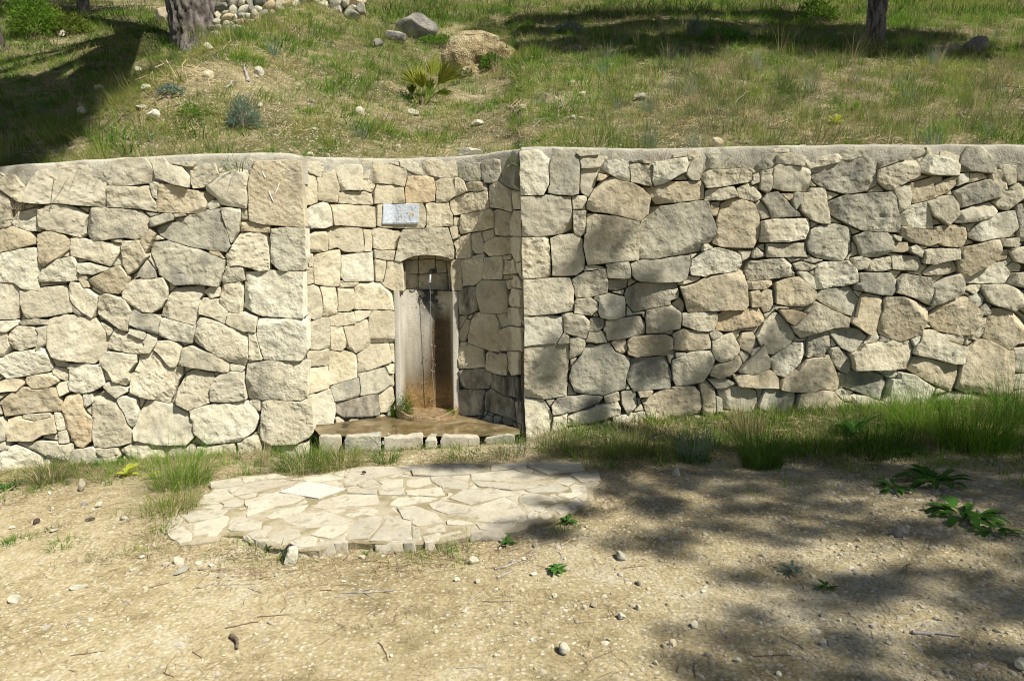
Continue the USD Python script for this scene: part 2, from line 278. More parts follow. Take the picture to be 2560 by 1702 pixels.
LEFT = outlines('A', '''
w-60,230,0,225,25,240,0,265,-60,270;0,270,60,240,105,240,160,320,170,430,120,415,0,320;w108,200,150,188,190,215,195,265,155,290,115,260
195,235,290,210,455,165,645,142,660,185,715,260,718,440,690,458,380,430,290,440,205,425,192,300
710,190,740,150,900,125,1000,130,1040,180,1055,255,1030,290,900,310,750,305,712,270
1035,130,1120,125,1160,175,1250,190,1300,260,1295,325,1190,300,1060,255,1035,195
1190,165,1340,155,1330,180,1230,180
1305,215,1380,170,1470,165,1495,245,1440,290,1380,325,1330,330,1308,280
1475,160,1640,140,1655,180,1500,222;1660,150,1720,130,1735,160,1720,205,1665,185
q1740,150,1800,150,2030,140,2070,150,2085,595,1800,575,1715,550,1708,300
725,318,1005,318,1030,390,1065,440,1060,490,960,470,850,465,725,455
w1025,295,1080,290,1085,310,1070,400,1035,385
t1085,310,1180,308,1280,340,1395,355,1445,400,1400,440,1400,480,1330,500,1085,490,1068,480,1075,400
1420,310,1490,245,1600,205,1690,200,1710,290,1690,465,1590,455,1510,440,1490,400,1410,345
1415,420,1490,415,1495,455,1440,475,1415,460
w75,555,120,500,260,470,275,625,200,620,85,580
-60,330,0,360,75,410,60,590,30,600,-60,600
262,490,350,450,410,435,520,470,590,515,575,590,575,640,550,665,400,630,280,600
610,475,720,462,960,490,1010,530,1010,605,960,670,920,680,860,665,700,685,640,690,600,640,582,560
1015,545,1150,500,1185,520,1180,545,1030,592,1012,580;1190,505,1270,495,1265,515,1195,528
g1055,600,1110,560,1290,515,1490,465,1510,490,1560,650,1585,730,1560,765,1440,750,1290,725,1150,680,1085,650
w1520,470,1645,465,1650,500,1630,630,1590,700,1575,705,1540,650
1655,480,1715,470,1715,545,1655,545;1645,548,1845,580,1845,632,1645,622
t-60,640,0,620,90,595,200,625,255,700,130,740,0,765,-60,770
t265,650,330,630,430,640,475,690,470,740,400,800,300,865,275,830,265,740
480,680,500,665,620,690,830,715,830,745,775,840,760,860,650,830,490,790
765,675,830,675,825,705,770,705
835,695,950,690,985,760,1000,800,935,880,880,920,850,850
t960,680,1025,615,1055,640,1045,680,990,785,965,745
g1015,750,1060,705,1180,692,1310,730,1540,825,1530,905,1500,1000,1400,985,1200,990,1100,920,1070,840
o1440,755,1500,765,1540,815,1500,800,1445,780
1545,790,1600,720,1650,632,1820,640,1850,700,1840,890,1780,895,1650,860,1560,860
w1855,615,2000,600,2095,605,2100,800,2080,890,1920,895,1850,830
-60,775,0,770,240,740,265,760,280,870,240,950,250,1030,160,1015,100,975,-60,970
w250,950,290,890,400,820,510,805,520,850,525,960,480,965,330,970,260,970
520,850,620,845,750,880,640,920,560,915,525,890
t600,965,740,890,820,867,885,940,870,1000,820,1050,740,1045,640,1010
780,855,830,760,845,860,800,865;945,920,1000,830,1060,900,1070,940,980,945;530,920,590,920,595,1010,570,1010,540,965
1530,870,1660,865,1665,960,1530,980
w1670,910,1860,900,2085,895,2085,1215,2020,1215,1800,1205,1665,1150
-60,985,115,985,130,1040,130,1130,110,1225,-60,1225
135,1040,330,1010,440,1000,460,1070,495,1130,490,1180,330,1205,190,1225,165,1190,140,1110
445,1020,480,980,540,985,620,1050,675,1080,660,1150,635,1215,560,1170,490,1110
685,1070,740,1055,870,1100,900,1170,880,1305,840,1300,720,1220,670,1190
850,1050,920,960,1120,945,1150,1010,1140,1090,1110,1140,1050,1180,980,1175,870,1100
1200,1020,1385,1005,1395,1040,1365,1090,1360,1200,1330,1265,1220,1235,1100,1205,1110,1160,1150,1080
1400,1040,1460,1000,1500,1015,1495,1070,1440,1085;1520,990,1640,975,1660,1060,1640,1180,1580,1180,1500,1110,1505,1050
1365,1130,1400,1085,1500,1095,1510,1130,1560,1175,1545,1255,1450,1210,1370,1185
1555,1220,1580,1180,1680,1190,1760,1215,1755,1310,1680,1310,1560,1260
500,1135,580,1185,575,1205,500,1180;-60,1250,110,1240,120,1260,60,1310,-60,1300;130,1250,200,1230,325,1235,325,1265,150,1265
335,1235,450,1200,640,1215,690,1280,740,1350,725,1440,690,1490,640,1530,540,1510,430,1500,370,1480,335,1420,328,1330
65,1310,110,1275,230,1285,255,1330,245,1410,150,1440,80,1430,65,1380;250,1290,320,1280,325,1380,255,1440,250,1380
-60,1320,65,1325,65,1400,20,1480,-60,1490;890,1170,910,1150,1090,1205,1100,1230,1080,1330,980,1300,895,1260
w1085,1270,1110,1225,1190,1225,1345,1270,1330,1330,1310,1390,1200,1375,1080,1335
1350,1270,1380,1215,1500,1250,1640,1310,1700,1340,1700,1500,1680,1545,1580,1515,1400,1420,1325,1385,1325,1330
w1765,1225,2040,1215,2105,1215,2110,1440,2070,1505,1850,1505,1810,1500,1765,1320
1705,1320,1760,1325,1800,1500,1715,1510;725,1420,790,1300,960,1365,985,1400,960,1465,840,1450
885,1290,990,1315,1005,1335,985,1365,890,1320;980,1400,1010,1330,1070,1345,1070,1390,1030,1455,975,1455
1040,1415,1080,1385,1170,1375,1235,1420,1225,1510,1200,1550,1170,1550,1120,1500;690,1255,770,1300,750,1340,700,1300
''') + outlines('B', '''
w-60,270,0,260,100,225,290,195,330,240,355,330,330,350,50,400,0,360,-60,350;345,260,400,265,460,310,450,325,380,315
350,330,390,310,465,340,465,410,440,415,360,370;470,310,560,300,700,320,715,400,715,440,650,480,560,500,480,480,460,400
700,250,730,220,930,240,930,290,890,350,880,420,860,445,790,415,750,340,700,310;w705,350,750,345,760,410,720,405
900,430,950,300,950,240,1040,225,1120,290,1240,310,1240,370,1200,450,1150,570,1000,530,900,490
1235,200,1300,180,1480,240,1570,290,1570,350,1440,340,1240,305;1575,305,1680,310,1660,348,1575,340
1700,290,1950,275,2060,275,2110,290,2100,530,2050,555,1850,540,1700,545,1690,420
1480,400,1530,360,1670,352,1685,540,1580,560,1450,550,1450,470;1220,470,1270,370,1330,345,1460,370,1470,420,1440,560,1300,610,1220,570
170,410,200,385,340,365,395,400,400,420,330,460,220,465;t-60,450,40,410,150,405,165,430,120,480,-60,495
10,560,60,520,140,465,370,460,410,560,415,620,300,630,190,635,100,650,30,660;380,440,460,425,470,490,410,520,385,490
710,450,760,420,860,470,870,490,800,530;o430,530,540,500,560,540,580,640,630,680,620,830,570,870,520,860,450,740,440,650
570,510,630,505,635,560,580,600;640,520,720,485,790,540,850,650,890,750,915,840,720,870,650,860,630,700
w800,560,830,518,930,545,940,640,920,720,890,740,850,700,810,620
950,650,990,560,1080,560,1180,590,1290,640,1320,700,1330,800,1280,850,1080,845,930,820,915,760
w1310,600,1480,575,1690,560,1750,620,1770,680,1740,760,1640,830,1430,840,1340,770;1710,560,1780,555,1775,620,1720,600
1790,555,2000,545,2140,520,2145,770,2120,800,2030,840,1880,850,1790,810
150,650,330,640,340,660,230,685,150,670;t45,690,120,665,360,660,385,770,300,780,240,820,70,820
370,640,435,640,440,750,390,755;395,765,455,760,455,845,405,845;-60,680,0,670,40,740,45,820,-60,825;-60,840,65,825,65,890,-60,890
125,840,300,830,490,855,495,900,470,970,420,960,260,910;w-60,915,60,870,130,850,260,915,470,985,475,1080,200,1090,90,1130,-60,1160
490,930,520,890,640,870,700,930,690,1000,600,1005,490,1010;640,880,815,875,820,930,790,980,710,990,700,930
825,890,920,840,1080,850,1130,880,1140,970,1010,980,900,965;1140,860,1330,855,1340,960,1150,965
1630,830,1660,810,1770,800,1790,870,1790,950,1740,950,1640,920;1870,860,2100,840,2140,930,1880,950
480,1020,690,1010,790,1000,830,1010,800,1080,480,1090;1350,870,1600,850,1620,960,1350,970
''')
NICHE = outlines('C', '''
215,270,240,190,330,190,380,230,350,320,290,295;385,220,420,185,510,195,500,220,440,265,390,280
215,330,250,290,300,300,320,390,325,540,270,560,215,570;320,340,385,295,470,265,490,330,510,420,500,540,430,540,345,520,320,420
490,230,560,215,715,220,720,340,715,435,600,435,520,440,500,370;720,180,780,175,790,235,720,230;725,240,790,240,770,335,725,335
790,240,810,195,960,215,1100,265,1095,340,1080,400,1000,385,850,375,800,360;725,350,810,360,835,380,810,450,725,430
920,200,1030,200,1030,225,940,215;1035,185,1130,175,1215,220,1240,300,1190,295,1110,255,1040,225
1245,200,1290,175,1400,175,1430,200,1520,180,1540,260,1540,315,1400,325,1240,290
o1095,300,1330,320,1350,420,1345,530,1250,545,1100,540,1090,420
830,380,1000,390,1080,420,1090,545,1000,550,830,550,825,450;515,465,640,440,815,455,815,560,700,560,515,545
1355,370,1400,340,1540,325,1600,360,1630,440,1520,490,1450,540,1360,540,1350,440
g1540,220,1650,215,1740,200,1755,300,1745,350,1650,355,1590,350,1545,300
1630,380,1680,362,1770,365,1800,430,1700,445,1635,440;g1760,190,1910,160,1920,330,1860,370,1770,370,1760,280
g1920,190,1990,130,2000,190,1920,240;g1920,250,2000,215,2080,245,2080,430,2020,430,1910,350;g2010,130,2075,95,2080,240,2010,195
1480,510,1560,475,1800,450,1815,560,1815,590,1680,620,1520,655,1490,600
1820,400,1900,365,2000,420,2020,440,2020,620,1900,590,1820,580;2030,440,2090,440,2090,600,2030,600
w215,620,300,560,410,540,440,590,455,740,380,765,220,770;445,570,620,560,830,590,835,760,620,745,480,740,450,650
p850,560,900,548,1240,552,1265,600,1265,740,1250,765,1090,765,900,760,835,740,845,640
1275,555,1470,545,1500,620,1500,745,1280,755,1270,650;1510,670,1560,680,1560,740,1510,740
1580,650,1830,610,1860,650,1855,760,1780,780,1560,815,1570,720
1860,620,1900,605,2010,630,2020,830,1940,835,1865,820;2025,620,2090,620,2090,835,2025,830
260,830,320,805,410,800,420,880,410,960,330,975,260,975;420,800,480,755,560,750,720,775,730,870,725,970,690,975,560,970,500,930,430,950
740,780,790,785,800,850,795,965,735,970;790,790,850,770,1035,800,1035,850,1010,950,860,955,805,930
l1045,830,1080,785,1280,755,1460,760,1480,830,1520,960,1518,1030,1490,1034,1450,1018,1400,1006,1330,998,1250,998,1180,1006,1130,1018,1085,1036,1050,1055,1000,1050,1020,930
1470,760,1550,750,1560,840,1510,860,1485,810;1515,870,1650,820,1660,980,1660,1020,1540,1030,1520,960
1655,800,1740,785,1765,870,1770,980,1680,985,1665,920;1745,795,1850,765,1860,840,1780,880,1760,850
1780,910,1820,860,1990,840,2000,900,1990,990,1820,1010,1780,960;2005,850,2090,850,2092,1050,2060,1060,2010,980
300,1000,400,975,520,960,525,1100,515,1270,400,1270,310,1250,300,1100;260,990,295,990,300,1090,260,1100
215,1110,300,1095,305,1240,230,1260,215,1200;w530,1010,700,990,810,960,820,1100,820,1225,700,1225,570,1230,540,1190,525,1080
815,960,920,950,1010,955,1000,1050,930,1045,830,1025;825,1035,920,1050,920,1100,890,1230,840,1230,825,1180
j900,1110,930,1060,1060,1070,1075,1310,1000,1315,920,1280,890,1240
j1495,1040,1570,1040,1580,1150,1580,1300,1500,1310,1492,1150
1585,1050,1700,1010,1770,990,1775,1080,1760,1200,1680,1265,1590,1265,1580,1150
1780,1030,1930,1005,1940,1080,1930,1210,1775,1210,1770,1100;1945,1000,2000,990,2005,1035,1945,1035
1950,1050,2045,1040,2050,1160,1945,1165;2055,1070,2092,1070,2100,1210,2060,1150
1720,1240,1800,1220,1960,1225,1975,1400,1970,1500,1850,1510,1750,1500,1720,1400
d1560,1310,1700,1260,1715,1400,1710,1480,1620,1520,1570,1510
215,1290,280,1245,340,1280,360,1380,365,1540,290,1560,230,1530,220,1400;360,1280,480,1275,495,1400,495,1510,430,1530,370,1530,360,1400
515,1230,690,1240,640,1275,520,1280;510,1290,640,1280,645,1380,640,1460,590,1490,515,1490
650,1290,720,1240,880,1245,990,1320,998,1480,900,1470,800,1475,660,1470
1955,1230,2030,1215,2030,1290,1960,1300;2040,1170,2090,1230,2095,1290,2040,1280
1975,1310,2040,1290,2095,1310,2095,1450,1985,1445;1955,1170,2030,1170,2020,1210,1945,1220
''') + outlines('D', '''
270,175,420,150,430,240,430,410,350,430,275,430,265,300;420,165,500,115,640,110,650,200,520,225,430,220
645,110,720,85,800,95,770,140,690,190,650,190;785,140,800,100,900,95,995,75,998,360,900,370,800,375,780,250
435,235,545,235,580,400,540,435,440,430;560,220,660,190,760,175,790,270,790,380,720,430,660,460,590,420,560,330
240,470,290,430,420,420,425,560,330,570,240,575;435,450,560,440,660,470,670,560,670,670,560,700,440,740,430,600
675,480,760,410,850,375,950,385,960,480,960,540,850,580,690,630,675,560;955,390,995,385,995,540,970,520
245,590,410,570,425,680,420,760,330,790,255,815;g450,760,560,700,680,680,690,760,685,840,580,860,480,880
g690,640,780,610,910,590,940,660,970,730,850,800,700,825,690,740;930,570,995,560,998,640,950,630;945,640,995,650,990,750,970,740
870,780,980,755,995,870,960,970,880,980,865,880;d490,890,600,850,840,815,865,900,860,1000,700,1010,560,1020,500,980
w290,830,430,775,470,840,480,960,460,1070,380,1080,310,1080,290,1000
1985,60,2095,60,2095,230,1985,215;1565,145,1620,140,1580,220,1562,240;1560,270,1610,170,1640,180,1635,260,1600,360,1560,350
1630,230,1690,120,1760,110,1870,130,1900,200,1910,300,1895,460,1780,420,1640,370,1630,300
1880,130,1960,120,1985,220,1920,240,1895,180;1915,270,1980,230,2095,240,2095,440,1920,440,1910,340
1560,370,1640,370,1760,430,1775,580,1690,590,1570,595,1555,480;1780,480,1820,450,1970,475,1980,560,1970,655,1880,645,1785,600
1985,450,2085,450,2090,640,2010,655,1985,600;d1560,620,1700,600,1830,610,1835,700,1810,770,1680,770,1560,755
d1840,640,2060,665,2085,700,2090,860,1960,830,1840,760;d1560,790,1680,780,1780,790,1760,900,1740,1000,1560,1000
d1770,830,1840,770,1960,840,2040,880,2050,1040,1930,1000,1790,960;d2050,890,2100,870,2105,1080,2060,1050
''')
RECESS = outlines('C', '''
1060,1060,1195,1050,1200,1160,1100,1150,1065,1130;1210,1050,1340,1040,1350,1110,1300,1150,1215,1165;1355,1050,1440,1060,1450,1150,1370,1155
1060,1140,1190,1165,1200,1300,1060,1320;1210,1180,1300,1170,1300,1320,1205,1320;1310,1165,1450,1165,1460,1320,1310,1320
1210,980,1345,980,1345,1035,1215,1040;1060,980,1200,990,1195,1045,1060,1050;1350,980,1500,980,1500,1050,1360,1045;1455,1060,1520,1060,1520,1320,1465,1320
''')
RIGHT = outlines('E', '''
w70,135,160,130,290,115,330,170,310,260,315,420,270,510,80,515;g330,240,355,110,480,125,560,170,585,260,575,500,520,515,370,505,315,490,325,350
560,150,640,125,750,130,750,160,590,170;595,180,700,170,830,185,760,260,680,275,595,275
780,130,830,110,940,160,935,205,820,165;600,310,640,280,740,300,715,420,660,520,610,490,585,400
t740,330,830,345,770,385,730,380;780,250,830,220,950,205,1010,250,1015,395,930,375,840,320,775,270
1015,250,1100,240,1205,270,1200,430,1120,415,1020,390;950,160,1010,130,1110,140,1100,195,1000,200,955,200
1030,215,1100,200,1190,235,1080,240;1210,240,1390,210,1510,190,1530,250,1500,310,1420,350,1340,400,1245,430,1215,380
1400,165,1505,145,1500,185,1400,200;1510,150,1580,120,1650,150,1620,190,1540,200;1520,290,1570,215,1640,200,1640,300,1620,380,1560,380,1520,340
g1655,160,1760,110,2080,95,2105,130,2120,230,2090,270,1930,270,1750,285,1660,260
t650,590,690,480,780,400,850,360,980,385,1130,460,1200,530,1190,590,1180,680,1110,735,980,700,850,670,700,650,650,630
t1145,450,1210,435,1310,405,1440,400,1635,390,1665,440,1665,540,1500,565,1330,580,1260,585,1200,510
1640,340,1720,300,1990,280,2070,320,2070,380,2030,400,1850,430,1690,450,1650,400
1680,480,1750,455,1920,445,1945,520,1840,550,1680,560;1955,460,2040,410,2180,520,2110,565,2000,540,1960,520
80,520,380,510,505,515,515,650,520,800,440,840,280,865,100,870,85,700;520,520,640,520,645,630,520,635
525,645,635,645,630,840,590,870,550,850,530,750
640,680,800,690,1030,715,1090,740,1095,900,1095,1070,960,1080,660,1115,640,1040,625,960,635,830
g1205,620,1400,600,1580,565,1700,570,1730,680,1770,800,1750,880,1720,920,1650,930,1640,995,1450,1030,1250,1060,1105,1060,1110,860,1140,740
t1765,800,1800,680,1830,590,1920,540,2040,550,2110,600,2150,700,2155,850,2100,970,1950,965,1830,960,1755,930
o1735,600,1800,630,1790,690,1740,680
90,885,310,875,325,960,335,1140,330,1215,200,1230,100,1235,90,1050;335,890,420,860,550,850,610,900,625,1050,625,1150,560,1200,420,1210,345,1205,330,1050
635,1140,660,1115,790,1140,700,1160,630,1165;2065,345,2130,330,2140,400,2080,420
w1545,1150,1570,1080,1680,1000,1780,970,1940,1010,1980,1040,1990,1110,1960,1165,1720,1200,1690,1220,1560,1200
1655,950,1690,940,1730,970,1700,985,1660,990;g820,1110,930,1095,1010,1095,1025,1150,1025,1225,950,1230,830,1225
g1030,1110,1160,1070,1400,1050,1535,1040,1540,1130,1510,1240,1450,1260,1250,1260,1110,1255,1060,1230,1030,1180
100,1240,300,1230,500,1235,535,1340,525,1510,400,1530,110,1555;525,1250,640,1180,800,1155,825,1260,825,1355,680,1390,560,1400,545,1350
g845,1250,1000,1245,990,1310,920,1335,845,1330
1000,1330,1090,1280,1420,1270,1440,1350,1435,1400,1370,1420,1370,1460,1200,1490,1060,1525,1000,1450,985,1370
t1460,1310,1500,1310,1600,1280,1720,1210,1980,1160,2015,1180,2030,1310,2045,1470,2010,1500,1760,1510,1530,1525,1500,1420
540,1450,570,1410,680,1405,740,1450,740,1500,690,1550,540,1530;715,1410,760,1375,850,1370,975,1400,980,1460,980,1560,850,1590,770,1570,740,1480
1400,1460,1460,1410,1500,1470,1480,1520
''') + outlines('F', '''
w110,320,330,310,435,330,440,450,380,545,110,565;440,300,530,285,620,310,670,360,660,440,640,505,540,480,440,450
390,530,430,460,490,490,490,545,400,550;670,390,690,335,800,330,800,400,750,445,675,440;650,480,680,445,800,455,820,540,740,545,645,535
800,370,850,350,1120,315,1150,380,1145,460,1000,495,840,525,805,470;1170,250,1200,225,1400,220,1460,260,1460,340,1450,415,1330,430,1170,455
1470,290,1620,290,1770,270,1780,330,1750,420,1700,440,1600,430,1475,385;o1775,320,1850,270,2150,245,2190,340,2140,395,1960,420,1870,445,1780,430
110,570,380,555,490,560,490,730,470,1005,330,1030,110,1025;505,510,640,500,630,580,590,650,500,685
g580,690,640,590,680,565,730,580,850,550,890,625,1020,680,1020,740,990,830,980,940,800,1000,640,990,550,970,500,850,520,760
t860,560,900,520,980,520,1000,600,970,635,900,620;t1010,530,1050,490,1330,470,1390,500,1390,590,1250,640,1080,665,1010,640
1215,470,1260,440,1390,440,1385,460,1250,480;t1395,470,1480,425,1700,465,1725,540,1725,595,1500,610,1400,600
1710,470,1760,430,1825,470,1740,515;1000,780,1030,690,1130,680,1340,670,1360,740,1385,840,1375,940,1300,940,1060,960,1010,880
1400,700,1560,620,1720,615,1750,700,1710,800,1660,880,1560,900,1430,915,1395,850;1425,640,1540,630,1500,660,1430,675
1730,530,1800,500,1910,460,1970,580,1970,620,1900,690,1820,715,1745,670;t1980,530,2010,460,2090,460,2115,510,2070,630,1990,590
t1725,790,1760,750,1960,655,1995,720,1900,810,1800,850,1730,830;1970,790,2180,575,2235,700,2230,760,2100,815
1710,870,1850,855,1930,890,1850,930,1770,935;1925,830,2060,820,2240,785,2300,850,2300,930,2100,925,1960,910
115,1040,270,1035,320,1120,345,1190,330,1330,320,1400,130,1420;350,1100,400,1030,640,1005,790,1010,760,1060,580,1130,360,1165
805,1020,920,960,930,1040,820,1060;955,980,1060,955,1090,1090,1010,1170,960,1080
490,1180,700,1120,910,1050,940,1110,935,1170,750,1215,490,1265;345,1200,480,1165,480,1290,350,1320
t1100,970,1220,960,1200,1000,1110,1015;t1135,1050,1250,990,1420,930,1580,925,1630,980,1650,1070,1620,1150,1420,1200,1350,1230,1180,1180
t1640,890,1700,875,1755,910,1760,1130,1720,1195,1670,1160,1650,1000;1770,1010,1810,1030,1815,1130,1770,1130
1790,930,2000,925,2120,970,2125,1130,1990,1140,1850,1110,1810,1000;880,1190,1150,1150,1170,1260,1060,1310,880,1340
1360,1235,1580,1180,1740,1200,1830,1180,1850,1290,1700,1350,1500,1390,1400,1350;1820,1145,1960,1135,1960,1175,1830,1190
1850,1200,1970,1190,1960,1240,1870,1235;g1970,1170,2130,1140,2150,1240,2020,1290,1970,1260
360,1310,600,1270,860,1240,860,1350,600,1380,350,1400
''') + outlines('G', '''
150,100,320,120,325,135,150,135;340,140,660,100,670,130,655,155,480,165,370,155;215,170,290,150,465,185,440,260,220,230
g30,270,130,165,205,150,210,210,160,275,50,290;470,210,640,180,750,155,775,200,740,230,590,260,510,280
g770,130,940,115,965,170,880,195,780,205;g980,130,1090,130,1085,200,1015,180
g1095,180,1190,110,1300,70,1320,105,1180,180,1100,210;g1100,230,1240,160,1330,150,1335,190,1110,275
1340,120,1500,115,1505,150,1420,190,1340,185;1515,100,1620,130,1620,165,1515,145;1625,140,1700,130,1800,180,1790,215,1630,165
1690,100,1825,140,1810,170,1700,125;g1830,170,1860,95,2000,95,2090,160,2080,320,1900,300,1810,240
g2120,190,2170,120,2420,95,2420,275,2240,230,2150,210;w1465,250,1520,165,1620,175,1760,215,1800,260,1790,340,1600,335,1470,310
1095,300,1320,200,1420,205,1440,250,1430,350,1300,410,1190,470,1130,420,1090,380
g520,340,620,290,820,210,1000,170,1030,210,1090,250,1080,420,1000,470,830,500,640,450,560,400
190,280,230,250,500,290,510,340,505,430,490,475,300,470,185,450;85,300,170,285,160,330,180,400,170,450,140,490,80,460
90,550,140,500,220,490,290,560,340,620,430,690,280,700,180,705,150,620;t270,505,350,510,345,540,320,550
350,540,390,490,435,500,435,550,385,630;430,580,450,500,510,450,640,460,655,520,650,600,670,660,665,760,590,750,520,720,440,650
g665,580,790,520,920,510,1040,500,1200,495,1230,530,1250,600,1270,720,1280,830,1060,825,950,810,820,750,720,690,670,650
1230,470,1270,430,1360,430,1380,520,1360,600,1270,660,1260,580;t1370,420,1575,365,1580,540,1410,580,1390,480
1580,345,1660,345,1655,380,1600,410;1590,450,1620,415,1780,345,1780,410,1700,490,1590,530;1780,340,1880,320,1880,390,1785,430
t1885,330,2000,325,2030,360,1890,400;g1760,480,1900,420,2040,380,2110,430,2185,490,2150,520,1960,580,1800,620,1780,540
2090,340,2120,280,2160,300,2240,460,2180,460,2100,390;2150,260,2290,250,2300,400,2240,420,2180,330;2310,280,2420,280,2420,390,2310,380
2100,570,2310,410,2355,450,2359,540,2230,640,2150,620;1270,690,1400,600,1500,575,1540,660,1575,800,1400,790,1300,765,1280,730
1520,570,1640,520,1720,530,1770,600,1780,680,1690,770,1630,720,1570,690;1790,660,1900,620,2070,580,2140,650,2050,710,1900,745,1770,750
w1890,850,1990,750,2110,680,2280,650,2310,760,2310,800,2230,870,2090,890,1970,910,1900,880;g2310,600,2420,580,2420,910,2335,910,2310,720
75,745,190,722,490,720,505,770,455,890,310,915,80,915;g480,940,510,820,580,780,720,765,820,790,880,860,880,990,800,1075,680,1070,560,1050,500,1010
g900,870,990,830,1150,830,1230,900,1200,1000,1100,1050,960,1040,940,950;1225,860,1290,880,1280,910,1230,890
t1290,790,1500,800,1760,775,1860,800,1885,860,1830,960,1680,950,1640,920,1540,950,1400,920,1300,870
1240,930,1340,920,1355,990,1290,1005,1215,1000;1360,970,1420,950,1480,1000,1480,1050,1380,1000
1490,1000,1560,980,1790,985,1805,1060,1700,1075,1560,1110,1490,1100
t1790,1090,1830,970,1960,940,2140,895,2130,1000,2080,1090,1960,1160,1840,1230,1810,1180;2150,900,2300,890,2300,960,2160,950
140,940,460,935,475,1045,140,1045;-50,1180,-10,1090,280,1065,350,1120,370,1210,180,1235,0,1255,-30,1240
370,1110,430,1090,555,1130,500,1165,400,1160;w560,1120,640,1095,830,1085,900,1160,910,1260,800,1290,570,1330,560,1250
w410,1180,460,1170,540,1230,560,1330,480,1260;880,1060,950,1045,1020,1080,990,1140,900,1160;1010,1110,1100,1050,1200,1050,1205,1150,1120,1170,1010,1165
1200,1020,1320,1040,1440,1050,1465,1120,1420,1165,1220,1150;1500,1190,1560,1130,1740,1090,1790,1160,1720,1195,1510,1205
g900,1250,930,1190,1200,1190,1250,1250,1240,1330,1200,1380,1120,1375,900,1330
1240,1350,1270,1250,1320,1195,1530,1235,1555,1330,1550,1465,1450,1420,1320,1370;1570,1310,1680,1240,1800,1195,1845,1320,1790,1390,1640,1450,1560,1470
w1820,1270,1900,1210,2100,1110,2180,1100,2250,1200,2200,1270,1950,1275;2240,1000,2420,960,2420,1110,2300,1090
2220,1270,2270,1190,2420,1190,2420,1320,2250,1290;t2090,1080,2140,990,2230,990,2220,1060,2160,1080;2230,1140,2280,1100,2350,1130,2330,1170,2230,1185
1855,1330,1900,1300,1975,1295,1975,1335,1920,1365;t-30,1265,170,1245,180,1290,130,1325,-30,1330
t215,1280,300,1245,410,1220,480,1270,555,1350,540,1420,470,1470,330,1475,215,1450;t-10,1360,60,1340,80,1420,70,1480,0,1480
t90,1370,130,1330,190,1350,195,1440,150,1520,110,1530,85,1450;g560,1400,620,1340,860,1310,925,1410,880,1560,800,1540,660,1470
890,1350,960,1345,920,1400;1980,1300,2100,1280,2200,1290,2350,1360,2320,1480,2270,1510,2120,1470,2060,1440
w1890,1395,1960,1360,2005,1400,2000,1450,1970,1480,1930,1460
''') + outlines('H', '''
o250,265,380,270,460,290,360,385,310,360;345,400,430,310,540,190,835,335,830,400,710,410,600,440,430,500,380,460
t850,360,900,260,960,120,1060,120,1130,150,1110,260,1080,350,1050,450,1010,465
t1085,380,1130,180,1170,140,1300,150,1440,200,1545,250,1500,330,1450,470,1280,530,1120,470
t1530,320,1560,290,1700,200,1850,140,1900,180,1985,290,1960,390,1910,470,1800,470,1620,440,1540,360
1985,240,2020,210,2060,280,2050,300,1990,300;t2030,440,2040,350,2090,250,2200,245,2340,330,2420,450,2230,600,2130,540,2020,500
1970,330,2030,330,2030,370,1970,410;1910,510,1960,440,2030,390,2020,450,1960,510
50,490,110,370,210,275,360,430,370,490,340,550,190,645,110,630;170,690,240,630,360,550,480,550,480,640,400,740,290,840,210,820
490,540,520,470,600,445,670,455,680,580,620,660,490,670;g650,425,780,410,920,430,990,490,900,600,850,620,780,590,720,510
970,540,1070,430,1095,500,1060,530,980,545;1100,490,1180,485,1180,520,1100,520
850,640,920,560,1090,525,1370,530,1395,580,1390,690,1350,770,1100,770,870,770;680,600,740,585,780,640,870,720,860,790,820,805,770,790,700,700
1360,530,1450,480,1440,530,1400,570;1410,620,1470,440,1560,435,1660,480,1680,530,1850,580,1830,720,1730,715,1550,670,1410,640
1670,470,1840,470,1855,560,1690,525;t1370,780,1410,675,1530,670,1640,710,1780,740,1760,880,1740,970,1600,910,1500,860
t1775,940,1830,700,1880,590,1980,510,2120,540,2260,620,2270,700,2255,900,2260,1020,2080,1000,1930,960,1860,975
2270,600,2420,590,2420,810,2280,790;t240,940,260,880,400,790,480,700,660,655,700,740,745,870,740,940,700,950,600,940,540,965,330,960
820,830,870,785,1010,785,1130,830,1170,880,1180,990,1130,1045,960,980,810,930;t750,810,820,810,810,920,750,930
w1150,770,1265,765,1265,845,1190,845;1200,930,1230,850,1290,805,1400,820,1500,890,1585,940,1540,1040,1500,1100,1350,1130,1220,1140
w1570,1010,1680,980,1900,985,2080,1040,2170,1100,2160,1160,2000,1170,1750,1160,1620,1100,1570,1060
720,970,780,945,850,1000,850,1050,800,1050;860,1020,900,1000,1080,1030,1170,1070,1160,1190,1100,1185,930,1130
t360,1190,420,990,540,970,660,945,780,1020,890,1100,920,1160,920,1300,600,1320,440,1290
g50,1100,130,940,360,980,375,1060,350,1165,200,1140;80,1150,200,1145,330,1210,440,1320,300,1370,200,1320,100,1270
2270,830,2420,810,2420,940,2270,940;2275,960,2420,940,2420,1110,2280,1110;930,1160,1180,1190,1200,1240,1000,1270,920,1250
1590,940,1680,945,1680,975,1590,980;1135,1050,1200,1000,1210,1040,1160,1060;2180,1120,2420,1125,2420,1200,2180,1200;1220,1150,1560,1150,1560,1230,1220,1240
0,620,95,575,160,710,150,770,0,820
''')
